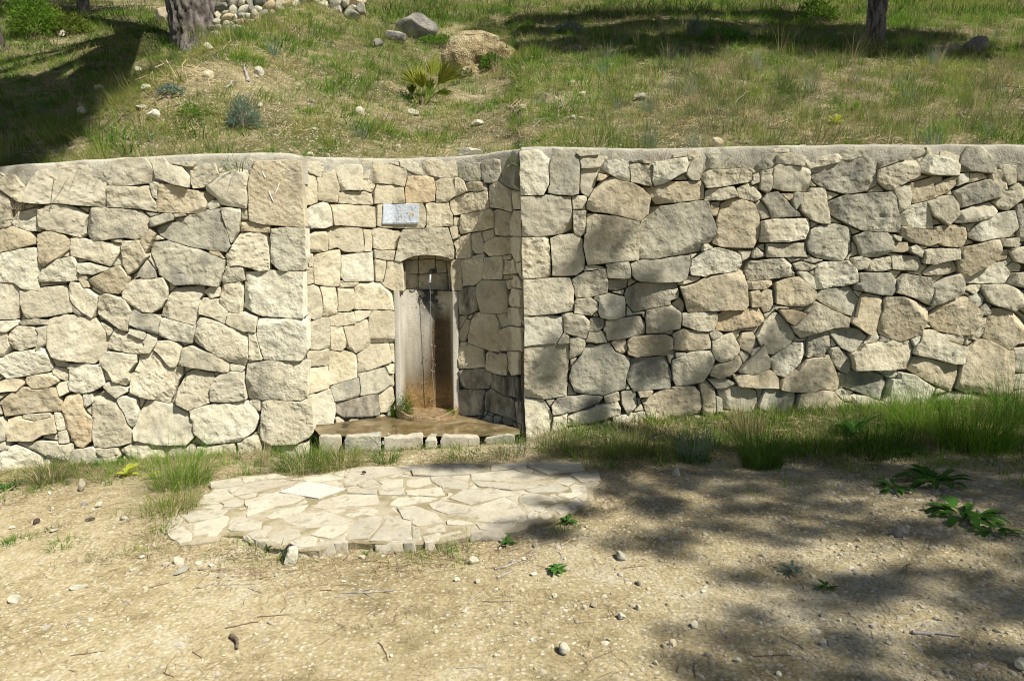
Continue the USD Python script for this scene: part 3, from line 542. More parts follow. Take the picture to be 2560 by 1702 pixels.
FLAGS = outlines('P', '''
290,310,440,292,450,325,340,340,300,335;455,290,610,268,685,285,560,295,455,312;400,370,470,320,570,298,710,312,560,350,430,375
240,400,260,375,370,355,410,385,300,415,245,415;255,440,320,410,350,425,340,445;345,410,420,388,455,400,440,430,360,435;390,445,465,435,460,475,390,480
155,480,165,455,250,450,380,450,340,485,250,500,190,510;75,530,90,500,140,470,160,465,150,500,130,530,80,550;80,560,150,530,195,565,190,600,140,610,92,580
195,560,220,510,300,485,385,480,370,520,320,575,200,580;165,530,190,512,205,530,180,545;380,540,420,500,490,490,550,510,540,545,460,555,400,550
480,570,560,525,600,530,560,588,520,600;470,400,640,355,760,390,700,420,560,450,480,480,470,440;575,480,620,455,740,425,780,420,740,460,660,490,600,490
650,490,740,465,870,460,1000,500,1000,520,780,535,670,510;780,430,850,400,960,370,1120,375,1130,420,1010,430,880,440;880,455,1040,435,1170,432,1205,465,1010,485
980,595,1000,530,1040,480,1150,475,1130,530,1080,590;1095,600,1150,530,1180,485,1290,505,1290,590,1170,600;800,570,860,530,980,525,960,560,900,590,830,580
915,610,980,560,975,610,940,636;1300,525,1335,540,1335,590,1290,620,1255,625;1230,440,1310,430,1420,465,1460,510,1320,525,1260,490;1365,545,1450,515,1465,555,1380,560
1390,420,1440,405,1590,430,1560,460,1480,470,1400,440;1530,490,1600,435,1760,390,1820,420,1860,470,1820,500,1720,510,1620,500;1480,500,1530,500,1600,515,1560,525,1480,520
1845,380,1890,362,2010,385,2020,410,1960,440,1880,450,1840,400;1620,520,1750,520,1820,508,1800,535,1720,550,1645,542;1190,425,1230,385,1330,380,1420,390,1380,405,1230,430
1270,350,1440,335,1460,375,1350,380,1280,370;1030,320,1100,295,1140,320,1060,335;1130,300,1250,295,1250,335,1150,340;1280,300,1380,285,1390,315,1330,335,1270,330
700,295,880,270,960,290,850,308;960,290,1000,240,1200,230,1290,250,1120,290,1010,325,970,330;1300,250,1500,225,1700,215,1640,260,1420,280,1310,275
1400,300,1480,285,1580,310,1570,345,1450,335;1490,390,1560,345,1700,340,1830,370,1740,385,1590,420;1600,270,1800,255,1970,290,1820,310,1600,295
1600,300,1800,320,1960,330,1800,350,1640,330;1820,330,2020,320,2080,340,2030,360,1900,360;2030,370,2110,320,2160,330,2170,360,2080,390
2110,280,2230,265,2238,300,2150,310;1880,230,2140,207,2160,250,1980,270;2080,420,2120,392,2150,415,2110,440;1880,470,1900,455,1925,460,1920,490,1890,498
1945,470,1970,450,2005,480,1960,490;2000,440,2050,420,2100,445,2040,470;1825,440,1850,420,1875,440,1850,455
580,600,600,570,680,540,730,545,740,580,640,610;690,612,740,585,820,582,820,625,740,635;1360,580,1440,560,1430,595,1370,610;1700,225,1870,212,1870,240,1700,250
980,340,1120,340,1120,368,980,360;1130,345,1260,342,1265,372,1140,372;1010,510,1040,490,1000,520,990,525
''')
APRON = outlines('P', 'x70,520,75,470,150,430,240,385,290,340,285,308,440,275,610,262,690,285,860,262,1000,232,1200,222,1500,210,1900,202,2140,202,2245,262,2240,310,2208,330,2200,400,2110,450,2010,495,1900,505,1830,545,1700,558,1640,550,1470,592,1430,600,1320,608,1240,610,1100,606,980,604,910,612,830,640,740,642,580,628,572,590,490,600,470,570,360,565,320,592,140,615,80,575')[0][1]
TILE = outlines('P', 'x635,362,780,307,965,348,835,395')[0][1]
# ---------------------------------------------------------------- the lie of the land
def ground_z(x, y):
    x = np.asarray(x, float); y = np.asarray(y, float)
    z = 0.064 * x + 0.035 * fb(x, y, 0.5, 3, 3) + 0.018 * fb(x, y, 2.3, 3, 5) + 0.009 * fb(x, y, 9, 3, 8)
    z = z + 0.05 * np.exp(-((x + 2.3) / 0.8) ** 2 - ((y + 1.5) / 0.7) ** 2) + 0.04 * np.exp(-((x - 0.35) / 0.6) ** 2 - ((y + 1.0) / 0.6) ** 2) - 0.02 * np.exp(-((x + 0.9) / 0.9) ** 2 - ((y + 2.2) / 0.35) ** 2)
    z = z + 0.06 * sm(-0.5, -0.05, y) * sm(0.2, 0.8, np.abs(x + 0.8)) * sm(0, 1, x)
    z = z + 0.035 * np.exp(-((y + .36) / .10) ** 2) * sm(-1.7, -1.4, x) * (1 - sm(-.1, .2, x)) - 0.10 * sm(-0.22, -0.14, y) * sm(-1.9, -1.6, x) * (1 - sm(0.0, 0.25, x))
    return z + 0.5 * (np.maximum(0, np.abs(x) - 9) * 0.0)
SLOPE_A = 0.064
def apron_z(x, y): return SLOPE_A * np.asarray(x, float) + 0.045
def on_apron(p):
    d = ray(p[:, 0], p[:, 1]); t = (SLOPE_A * CAM[0] + 0.045 - CAM[2]) / (d[:, 2] - SLOPE_A * d[:, 0])
    q = CAM + t[:, None] * d; return q[:, :2]

class Face:
    """a vertical surface over a broken line in plan; u runs along it, h stands out towards the viewer."""
    def __init__(s, pts):
        s.p = np.array(pts, float); e = np.diff(s.p, axis=0); s.l = np.linalg.norm(e, axis=1); s.t = e / s.l[:, None]
        s.u = np.concatenate([[0], np.cumsum(s.l)]); s.n = np.stack([s.t[:, 1], -s.t[:, 0]], 1)
    def look(s, px, py):
        d = ray(px, py); best = None
        for k in range(len(s.l)):
            a, t, n = s.p[k], s.t[k], s.n[k]
            tt = ((a - CAM[:2]) @ n) / (d[:2] @ n); q = CAM + tt * d; w = (q[:2] - a) @ t
            lo, hi = (-9 if k == 0 else 0), (s.l[k] + 9 if k == len(s.l) - 1 else s.l[k])
            if lo - 1e-6 <= w <= hi + 1e-6 and tt > 0: best = (s.u[k] + w, q[2]); break
        return best if best else (s.u[k] + w, q[2])
    def outline(s, a): return np.array([s.look(*p) for p in a])
    def _n(s, u):
        k = np.clip(np.searchsorted(s.u, u, 'right') - 1, 0, len(s.l) - 1); return k, s.n[k]
    def at(s, u, z, h):
        u = np.asarray(u, float); k, _ = s._n(u)
        n = s._n(u - 0.03)[1] + s._n(u + 0.03)[1]; n = n / np.linalg.norm(n, axis=-1, keepdims=True)
        xy = s.p[k] + (u - s.u[k])[..., None] * s.t[k] + np.asarray(h)[..., None] * n
        return np.concatenate([xy, np.broadcast_to(z, u.shape)[..., None]], -1)
class Flat:
    def at(s, u, v, h): return np.stack([u, v, apron_z(u, v) + h], -1)
XL, XA, XB, XR, DEEP = -1.72, -0.965, -0.445, 0.085, 0.5
left_face = Face([(-9, 0), (-1.55, 0)])
right_face = Face([(0.055, 0), (9, 0)])
niche_face = Face([(XL, 0.06), (XA, DEEP), (XB, DEEP), (0.0, 0.29), (XR, 0.03)])
recess_face = Face([(-1.4, 0.67), (0.2, 0.67)])
def top_line(face, pts):
    q = face.outline(np.array(pts, float)); return lambda u: np.interp(u, q[:, 0], q[:, 1])
left_top = top_line(left_face, [(-900, 455), (-300, 428), (0, 414), (300, 393), (500, 383), (640, 380), (715, 382), (745, 388), (770, 394)])
niche_top = top_line(niche_face, [(755, 392), (850, 394), (940, 395), (1030, 394), (1120, 391), (1200, 384), (1260, 376), (1300, 369)])
right_top = top_line(right_face, [(1298, 366), (1400, 366), (1500, 368), (1620, 372), (1720, 369), (1800, 366), (2000, 362), (2300, 360), (2560, 361), (3400, 361)])

# ---------------------------------------------------------------- stones
def largest(g):
    if g.geom_type == 'Polygon': return g
    ps = [p for p in getattr(g, 'geoms', []) if p.geom_type == 'Polygon']
    return max(ps, key=lambda p: p.area) if ps else Polygon()
def stone(face, poly, seed, proud=0.02, depth=0.12, spacing=0.0185, bevel=0.018, rough=0.010, facets=4, tilt=0.07, strata=0.0, wob=0.006, flat=False):
    r = np.random.default_rng(seed)
    poly = largest(poly.buffer(-0.003).buffer(0.003, quad_segs=1))
    if poly.is_empty or poly.area < 2e-4: return None
    ext = shapely.segmentize(poly.exterior, spacing); b = np.array(ext.coords)[:-1]
    def warp(p): return p + wob * 2 * np.stack([meshkit.fbm(np.c_[p * 16, np.full(len(p), seed * 1.37 + k)], 3, 11 + k) - 0.5 for k in (0, 9)], 1)
    b = warp(b); poly = Polygon(b).buffer(0); poly = largest(poly)
    if poly.area < 2e-4: return None
    b = np.array(shapely.segmentize(poly.exterior, spacing * 1.3).coords)[:-1]
    if not poly.exterior.is_ccw: b = b[::-1]
    x0, y0, x1, y1 = poly.bounds
    gx, gy = np.meshgrid(np.arange(x0, x1, spacing), np.arange(y0, y1, spacing * 0.87)); gx = gx + (np.arange(len(gx)) % 2)[:, None] * spacing / 2
    g = np.c_[gx.ravel(), gy.ravel()]; g = g + r.uniform(-0.25, 0.25, g.shape) * spacing
    inner = poly.buffer(-min(bevel * 0.4, 0.008))
    ring = []
    for pg in (inner.geoms if inner.geom_type == 'MultiPolygon' else [inner]):
        if not pg.is_empty: ring.append(np.array(shapely.segmentize(pg.exterior, spacing).coords)[:-1])
    core = poly.buffer(-min(bevel * 0.4, 0.008) - spacing * 0.45)
    if not core.is_empty: g = g[shapely.contains_xy(core, g[:, 0], g[:, 1])]
    else: g = g[:0]
    p = np.vstack([b] + ring + [g]) if ring else np.vstack([b, g])
    if len(p) < 4: return None
    try: t = Delaunay(p + r.uniform(-1e-6, 1e-6, p.shape)).simplices
    except Exception: return None
    c = p[t].mean(1); t = t[shapely.contains_xy(poly.buffer(1e-4), c[:, 0], c[:, 1])]
    e1, e2 = p[t[:, 1]] - p[t[:, 0]], p[t[:, 2]] - p[t[:, 0]]; cr = e1[:, 0] * e2[:, 1] - e1[:, 1] * e2[:, 0]
    t = t[np.abs(cr) > 1e-9]; cr = cr[np.abs(cr) > 1e-9]; t[cr < 0] = t[cr < 0][:, ::-1]
    d = shapely.distance(shapely.points(p), poly.exterior)
    ctr = np.array(poly.centroid.coords[0]); q = p - ctr; size = math.sqrt(poly.area)
    h = np.full(len(p), 0.0) + q @ r.normal(0, tilt, 2)
    for k in range(facets):
        a = r.uniform(0, 2 * np.pi); dr = np.array([math.cos(a), math.sin(a)]); s = r.uniform(0.3, 1.1); e = np.quantile(q @ dr, 0.97)
        h = np.minimum(h, s * (e * r.uniform(0.62, 0.97) - q @ dr) + 0.004)
    z3 = np.full(len(p), seed * 0.731)
    n1 = meshkit.fbm(np.c_[q * 7, z3], 3, 1) - 0.5; n2 = meshkit.fbm(np.c_[q * 28, z3], 3, 2) - 0.5
    rd = np.abs(meshkit.fbm(np.c_[q * 11, z3 + 4], 3, 4) - 0.5)
    h = h + rough * (2.4 * n1 + 1.1 * n2 - 1.6 * rd)
    if strata:
        ax = r.normal(0, 0.25); s = q[:, 1] + ax * q[:, 0] + 0.02 * n1; st = s * 42 + r.uniform(0, 6)
        h = h - strata * np.abs((st - np.floor(st)) - 0.5)
    tt = np.clip(d / bevel, 0, 1); h = h - bevel * 0.5 * (1 - np.sqrt(np.maximum(0, 1 - (1 - tt) ** 2)))
    h = np.clip(h, -0.07, 0.05) + proud
    nb = len(b); back = b + (ctr - b) * 0.06
    pts = np.vstack([p, b, back]); hh = np.concatenate([h, h[:nb], np.full(nb, -depth)])
    i = np.arange(nb); j = (i + 1) % nb; o = len(p)
    side = np.vstack([np.c_[o + j, o + i, o + nb + i], np.c_[o + j, o + nb + i, o + nb + j]])
    return face.at(pts[:, 0], pts[:, 1], hh), np.vstack([t, side]), poly
def settle(face, items, gap=0.006):
    """outlines in wall coordinates, none running into an earlier one."""
    done = []
    for code, a in items:
        pg = Polygon(face.outline(a)).buffer(0).buffer(0.005, join_style='mitre')
        for _, o in done:
            if o.distance(pg) < gap: pg = pg.difference(o.buffer(gap))
        pg = largest(pg)
        if pg.area > 6e-4: done.append((code, pg))
    return done
def fill(region, done, seed, small=0.085, big=None):
    """small stones for the gaps that the outlines leave."""
    r = np.random.default_rng(seed); out = []
    left = region.difference(unary_union([p.buffer(0.005) for _, p in done]))
    for comp in (left.geoms if hasattr(left, 'geoms') else [left]):
        core = comp.buffer(-0.009)
        for pg in (core.geoms if hasattr(core, 'geoms') else [core]):
            if pg.is_empty or pg.area < 3e-4: continue
            pg = pg.buffer(0.004)
            s = big if big and pg.area > 0.25 else small
            if pg.area < s * s * 1.6: out.append(pg); continue
            x0, y0, x1, y1 = pg.bounds; xs = np.arange(x0 - s, x1 + s, s * 1.25); ys = np.arange(y0 - s, y1 + s, s * 0.8)
            gx, gy = np.meshgrid(xs, ys); gx = gx + (np.arange(len(ys)) % 2)[:, None] * s * 0.6
            c = np.c_[gx.ravel(), gy.ravel()] + r.uniform(-0.36, 0.36, (gx.size, 2)) * s
            vor = Voronoi(c)
            for k in vor.point_region:
                reg = vor.regions[k]
                if -1 in reg or len(reg) < 3: continue
                cell = Polygon(vor.vertices[reg]).intersection(pg).buffer(-0.007)
                for cc in (cell.geoms if hasattr(cell, 'geoms') else [cell]):
                    if cc.geom_type == 'Polygon' and cc.area > 3e-4: out.append(cc)
    return out
LOOK = {'c': 'stone_cream', 'q': 'stone_tan', 'w': 'stone_white', 't': 'stone_tan', 'g': 'stone_grey', 'o': 'stone_orange', 'l': 'stone_cream', 'p': 'niche_stone', 'j': 'niche_stone', 'd': 'niche_damp'}
def region_of(face, u0, u1, top, low, margin=0.075):
    u = np.arange(u0, u1 + 1e-6, 0.1); return Polygon(np.vstack([np.c_[u, top(u) - margin], np.c_[u[::-1], low(u[::-1])]]))
def wall_sheet(face, poly, h, spacing, amp, seed):
    x0, y0, x1, y1 = poly.bounds; gx, gy = np.meshgrid(np.arange(x0, x1, spacing), np.arange(y0, y1, spacing))
    g = np.c_[gx.ravel(), gy.ravel()]; g = g[shapely.contains_xy(poly.buffer(-spacing * 0.4), g[:, 0], g[:, 1])]
    b = [np.array(shapely.segmentize(rg, spacing).coords)[:-1] for rg in [poly.exterior, *poly.interiors]]
    p = np.vstack(b + [g]); t = Delaunay(p).simplices; c = p[t].mean(1); t = t[shapely.contains_xy(poly, c[:, 0], c[:, 1])]
    e1, e2 = p[t[:, 1]] - p[t[:, 0]], p[t[:, 2]] - p[t[:, 0]]; cr = e1[:, 0] * e2[:, 1] - e1[:, 1] * e2[:, 0]; t[cr < 0] = t[cr < 0][:, ::-1]
    hh = h + amp * (meshkit.fbm(np.c_[p * 9, np.full(len(p), seed)], 4, seed) - 0.5) * 2
    return face.at(p[:, 0], p[:, 1], hh), t
def coping(face, u0, u1, top, seed, width=0.32, ends=0.0):
    u = np.arange(u0, u1, 0.025); prof = [(-0.03, -0.20), (-0.012, -0.15), (-0.008, -0.10), (-0.006, -0.05), (-0.008, -0.022), (-0.022, -0.005), (-0.06, 0.002), (-0.18, 0.004), (-width, 0.0), (-width, -0.2)]
    k = len(prof); U = np.repeat(u, k); H = np.tile([a for a, _ in prof], len(u)); Z = np.tile([b for _, b in prof], len(u))
    n = meshkit.fbm(np.c_[U * 5, Z * 9, np.full(len(U), seed)], 4, seed) - 0.5; n2 = meshkit.fbm(np.c_[U * 24, Z * 24, np.full(len(U), seed)], 3, seed + 5) - 0.5
    f = grid_faces(len(u), k)
    v = face.at(U, top(U) + Z + 0.008 * n * (Z > -0.03), H + 0.036 * n + 0.018 * n2)
    caps = []
    for o in (0, (len(u) - 1) * k): caps += [[o, o + a, o + a + 1] for a in range(1, k - 1)]
    return v, np.vstack([f, np.array(caps)])
def build_wall(name, label, face, items, top, low, u0, u1, seed, look=None, prouds=(0.0, 0.04), hole=None, rough=0.015, big=None, core=-0.09):
    r = np.random.default_rng(seed); w = thing(name, label, 'wall')
    done = settle(face, items); region = region_of(face, u0, u1, top, low)
    if hole is not None: region = region.difference(hole)
    chips = fill(region, done, seed, big=big)
    main = [(c, p) for c, p in done]
    extra = [p for p in chips if p.area > 0.02]; chips = [p for p in chips if p.area <= 0.02]
    main += [('c', p) for p in extra]
    corner = {}
    for k, (code, pg) in enumerate(main):
        kw = dict(proud=r.uniform(*prouds), depth=0.13, rough=rough, facets=int(r.integers(1, 5)), bevel=r.uniform(0.004, 0.009), strata=r.uniform(.006, .014) if r.random() < 0.34 else 0.0)
        if pg.area < 0.012: kw['proud'] -= 0.012
        if code in 'jl': kw.update(depth=0.19, proud=0.012 if code == 'j' else 0.03, facets=0, tilt=0.0)
        if code == 'q': kw.update(facets=0, rough=0.005, proud=0.02, tilt=0.01)
        if code == 'p': kw.update(facets=0, rough=0.005, proud=0.012, tilt=0.0)
        s = stone(face, pg, seed * 1000 + k, **kw)
        if s is None: continue
        lk = look if look and code == 'c' else LOOK[code]
        if code == 'c' and not look:
            x = r.random(); lk = 'stone_cream' if x < 0.34 else 'stone_fine' if x < 0.54 else 'stone_coarse' if x < .68 else 'stone_lichen' if x < .80 else 'stone_white' if x < 0.91 else 'stone_tan' if x < 0.97 else 'stone_grey'
        elif code == 'c' and look: lk = look if r.random() < 0.8 else 'stone_cream'
        pr = obj('arch_stone' if code == 'l' else 'stone', s[:2], lk, w, smooth=19, label={'q': 'large tan corner block with white chalk marks', 'l': 'arched lintel stone over the spout recess', 'p': 'stone framing the blue-grey plaque'}.get(code))
        corner[code] = (pr, s[2], kw['proud'])
    ms = []
    for k, pg in enumerate(chips):
        s = stone(face, pg, seed * 1000 + 700 + k, proud=r.uniform(-0.045, -0.008), depth=0.10, spacing=0.016, bevel=0.010, rough=0.008, facets=2)
        if s is not None: ms.append(s[:2])
    if ms: obj('wedging_stones', join(ms), look or 'stone_cream', w, smooth=32, kind='stuff')
    u = np.arange(u0, u1 + 1e-6, 0.1); whole = Polygon(np.vstack([np.c_[u, top(u) - 0.06], np.c_[u[::-1], low(u[::-1]) - 0.2]]))
    if hole is not None: whole = whole.difference(hole.buffer(-0.01))
    obj('joint_mortar', wall_sheet(face, largest(whole), core, 0.03, 0.02, seed), 'joint', w, smooth=True)
    obj('coping', coping(face, u0, u1, top, seed), 'mortar', w, smooth=40)
    return w, corner

low_left = lambda u: ground_z(face_x(left_face, u), -0.02) - 0.08
low_right = lambda u: ground_z(face_x(right_face, u), -0.02) - 0.08
def face_x(face, u): return face.at(np.asarray(u, float), 0.0, np.zeros(np.shape(u)))[..., 0]
left_wall, lc = build_wall('retaining_wall', 'pale dry stone retaining wall left of the fountain niche with mortar coping', left_face, LEFT, left_top, low_left,
                           9 - 6.2, left_face.look(768, 700)[0], 21, prouds=(0.0, 0.035), big=0.26)
right_wall, rc = build_wall('retaining_wall', 'pale rubble stone retaining wall right of the fountain niche with tree shadow on it', right_face, RIGHT, right_top, low_right,
                            0.015, 6.4, 22, prouds=(-0.01, 0.045), big=0.26, core=-0.10)
cut = lambda C: niche_face.outline(np.array([(700 + x * 650 / 2265, 350 + y * 650 / 2265) for x, y in C], float))
FLOOR = 0.05
hole = Polygon(np.vstack([cut([(1076, 1045), (1130, 1020), (1180, 1008), (1250, 1000), (1330, 1000), (1400, 1008), (1450, 1020), (1490, 1036), (1490, 1312), (1553, 1312)]), [[cut([(1553, 1312)])[0, 0], -0.4], [cut([(1003, 1312)])[0, 0], -0.4]], cut([(1003, 1312), (1076, 1312)])]))
niche_wall, nc = build_wall('niche_wall', 'angled recessed wall of fitted cream stones around the fountain', niche_face, NICHE, niche_top, lambda u: np.full(np.shape(u), FLOOR - 0.06),
                            0.06, niche_face.u[-1] + 0.02, 23, look='niche_stone', prouds=(0.0, 0.016), hole=hole, rough=0.010, core=-0.055)
# stones at the back of the spout recess belong to the niche wall
for k, (code, pg) in enumerate(settle(recess_face, RECESS)):
    s = stone(recess_face, pg, 5000 + k, proud=0.0, depth=0.08, rough=0.007)
    if s: obj('stone', s[:2], 'niche_stone', niche_wall, smooth=32)
q = recess_face.outline(np.array([(985, 610), (1150, 740)], float))
obj('joint_mortar', wall_sheet(recess_face, sbox(q[0, 0], q[1, 1] - 0.1, q[1, 0], q[0, 1] + 0.05), -0.035, 0.03, 0.01, 4), 'joint', niche_wall, smooth=True)

# chalk strokes on the big corner block
if 'q' in lc:
    block, pg, pr = lc['q']
    strokes = [[(1850, 350), (1862, 385), (1880, 422)], [(1893, 372), (1908, 335), (1922, 296)], [(1806, 214), (1812, 236), (1826, 262)], [(1870, 240), (1884, 234)], [(1915, 232), (1935, 215), (1958, 208)], [(1980, 208), (1992, 204)]]
    ms = []
    for s in strokes:
        a = left_face.outline(np.array([(x * 860 / 2359, 350 + y * 860 / 2359) for x, y in s], float))
        u = np.linspace(0, len(a) - 1, 6); a = np.c_[np.interp(u, range(len(a)), a[:, 0]), np.interp(u, range(len(a)), a[:, 1])]
        ms.append(tube(left_face.at(a[:, 0], a[:, 1], np.full(len(a), pr + 0.001)), np.array([.002, .003, .004, .003, .004, .002]), 6))
    obj('chalk_mark', join(ms), 'chalk', block)
# ---------------------------------------------------------------- ground, hillside
def ground_px(px, py):
    d = ray(px, py); t = (0.0 - CAM[2]) / d[2]
    for _ in range(12):
        q = CAM + t * d; t = t + (ground_z(q[0], q[1]) - q[2]) / (d[2] - 0.064 * d[0]) * 0.9
    return CAM + t * d
xs = np.unique(np.concatenate([np.linspace(-60, -7, 40), np.arange(-7, -4.6, 0.08), np.arange(-4.6, 4.6, 0.026), np.arange(4.6, 7, 0.08), np.linspace(7, 60, 40)]))
ys = np.unique(np.concatenate([np.linspace(-60, -6, 30), np.arange(-6, -4.4, 0.08), np.arange(-4.4, 0.02, 0.022), [0.05, 0.2, 0.6, 0.9]]))
X, Y = np.meshgrid(xs, ys, indexing='ij')
obj('ground', (np.stack([X, Y, ground_z(X, Y)], -1).reshape(-1, 3), grid_faces(len(xs), len(ys))), 'path_soil', smooth=True, kind='structure')

def facade(x): return np.interp(x, [-60, XL, XL + .01, XA, XB, 0, XR, 60], [0, 0, 0.06, DEEP, DEEP, .29, 0.02, 0])
def top_x(x):
    x = np.asarray(x, float)
    l, r = left_top(np.minimum(x, -1.62) + 9), right_top(np.maximum(x, 0.08) - 0.055)
    return np.where(x < -1.6, l, np.where(x > 0.08, r, left_top(7.38) + (right_top(0.05) - left_top(7.38)) * (x + 1.6) / 1.68 - 0.01))
def hill_z(x, y):
    x = np.asarray(x, float); y = np.asarray(y, float); t = np.maximum(0, y - facade(np.clip(x, -59, 59)) - 0.26)
    p = 0.40 * np.minimum(t, 9) + 0.33 * np.clip(t - 9, 0, 14) + 0.27 * np.maximum(t - 23, 0)
    dip = -0.42 * sm(3.75, 5.4, -x) * sm(0.1, 1.6, t) * (1 - sm(5, 12, t))
    ridge = 0.40 * np.exp(-((x + 3.1) / 0.7) ** 2) * sm(0.3, 1.5, t)
    w = sm(0.0, 0.8, t)
    return top_x(np.clip(x, -14, 14)) - 0.05 + p + dip + ridge + w * (0.34 * fb(x, y, 0.45, 3, 21) + 0.14 * fb(x, y, 1.5, 3, 22)) + sm(0, .3, t) * (0.07 * fb(x, y, 5, 3, 23) + 0.03 * fb(x, y, 16, 2, 24))
def hill_px(px, py, back=40):
    d = ray(px, py); t = np.arange(5.9, back, 0.02); q = CAM + t[:, None] * d / d[1]
    below = q[:, 2] < hill_z(q[:, 0], q[:, 1])
    below &= q[:, 1] > facade(q[:, 0]) + 0.27
    k = int(np.argmax(below)) if below.any() else len(t) - 1
    return q[k]
xs = np.unique(np.concatenate([np.linspace(-60, -9, 40), np.arange(-9, -6, 0.15), np.arange(-6, 6, 0.045), np.arange(6, 9, 0.15), np.linspace(9, 60, 40)]))
ts = np.unique(np.concatenate([[0, 0.02], np.arange(0.04, 6.5, 0.045), np.arange(6.5, 14, 0.2), np.linspace(14, 75, 40)]))
X, T = np.meshgrid(xs, ts, indexing='ij'); Y = facade(X) + 0.25 + T
obj('hillside', (np.stack([X, Y, hill_z(X, Y)], -1).reshape(-1, 3), grid_faces(len(xs), len(ts))), 'hill_soil', smooth=True, kind='structure')

# ---------------------------------------------------------------- niche floor, water on it, kerb stones
floor_poly = Polygon([(-1.5, -0.04), (-1.6, 0.14), (XA, DEEP + 0.02), (XB, DEEP + 0.02), (0.06, 0.05), (0.06, -0.12), (-0.4, -0.19), (-1.2, -0.19), (-1.46, -0.13)])
class Level:
    def __init__(s, z): s.z = z
    def at(s, u, v, h): return np.stack([u, v, s.z + h], -1)
M('wet_floor', {'g': ('geometry', {}), 'n': ('noise_texture', {'scale': 6.0, 'detail': 6.0, 'roughness': 0.6}), 'n2': ('noise_texture', {'scale': 45.0, 'detail': 4.0}),
    'r': ('rgb_ramp', {'ramp': [(0.3, (0.09, 0.07, 0.032)), (0.5, (0.17, 0.132, 0.066)), (0.7, (0.29, 0.235, 0.14))]}), 'ro': ('map_range', {'from_min': 0.35, 'from_max': 0.6, 'to_min': 0.22, 'to_max': 0.75}),
    'b': ('bump', {'strength': 0.25, 'distance': 0.01}), 'p': ('principled_bsdf', {'specular_ior_level': 0.4})},
  [('g.position', 'n.vector'), ('g.position', 'n2.vector'), ('n.fac', 'r.fac'), ('n.fac', 'ro.value'), ('ro.result', 'p.roughness'), ('r.color', 'p.base_color'), ('n2.fac', 'b.height'), ('b.normal', 'p.normal')])
v, f = wall_sheet(Level(FLOOR), floor_poly, 0.0, 0.03, 0.012, 9); obj('niche_floor', (v, f), 'wet_floor', smooth=True, kind='structure')
pud = Polygon([(-1.25, 0.05), (-1.0, 0.2), (-0.75, 0.3), (-0.45, 0.32), (-0.2, 0.12), (-0.15, -0.02), (-0.5, -0.13), (-1.0, -0.12), (-1.3, -0.05)]).buffer(0.03)
v, f = wall_sheet(Level(FLOOR + 0.001), pud, 0.0, 0.05, 0.0, 9); obj('puddle', (v, f), 'water_look', smooth=True, kind='structure')
kerb = thing('kerb', 'low kerb of rough pale stones along the front of the wet niche floor', 'kerb')
kx = [(-1.45, -1.28), (-1.25, -0.98), (-0.955, -0.66), (-0.64, -0.56), (-0.53, -0.24), (-0.20, 0.02)]
for k, (a, b) in enumerate(kx):
    rr = np.random.default_rng(300 + k); y0 = -0.25 + rr.uniform(-0.02, 0.02) + (0.05 if k in (0, 5) else 0)
    pg = Polygon([(a, y0), (b, y0 + rr.uniform(-.02, .02)), (b - .01, -0.155 + rr.uniform(0, .03)), (a + .01, -0.15)])
    s = stone(Level(FLOOR), pg, 310 + k, proud=rr.uniform(0.006, 0.03), depth=0.24, rough=0.018, facets=3, bevel=0.022, tilt=0.10, wob=0.016)
    if s: obj('kerb_stone', s[:2], 'stone_grey' if k % 2 else 'flag', kerb, smooth=32)

# ---------------------------------------------------------------- fountain
def fpx(px, py, y):
    d = ray(px, py); t = (y - CAM[1]) / d[1]; return CAM + t * d
xl, xr = fpx(986.5, 850, DEEP)[0], fpx(1146.5, 850, DEEP)[0]
il, ir = fpx(1001, 850, DEEP)[0], fpx(1131.5, 850, DEEP)[0]
ztop = fpx(1060, 727, 0.55)[2]; cx, cw = (il + ir) / 2, (ir - il) / 2
ang = np.linspace(np.pi, 0, 33); cs, sn = np.cos(ang), np.sin(ang)
prof = [(xl, 0.72), (xl, DEEP - 0.005), (xl + 0.006, DEEP - 0.012), (il - 0.006, DEEP - 0.012)] + \
       [(cx + cw * np.sign(c) * abs(c) ** 0.65, DEEP - 0.006 + 0.15 * s ** 0.75) for c, s in zip(cs, sn)] + [(ir + 0.006, DEEP - 0.012), (xr - 0.006, DEEP - 0.012), (xr, DEEP - 0.005), (xr, 0.72)]
zz = np.linspace(FLOOR - 0.03, ztop, 40); n = len(prof); P = np.array(prof)
V = np.concatenate([np.broadcast_to(P[None], (40, n, 2)), np.broadcast_to(zz[:, None, None], (40, n, 1))], 2).reshape(-1, 3)
V[:, 1] += 0.006 * (meshkit.fbm(V * [12, 12, 5], 3, 2) - 0.5) * (V[:, 1] < 0.7)
Fc = grid_faces(40, n)[:, ::-1]
Fc = np.vstack([Fc, [[39 * n, 39 * n + i, 39 * n + i + 1] for i in range(1, n - 1)]])
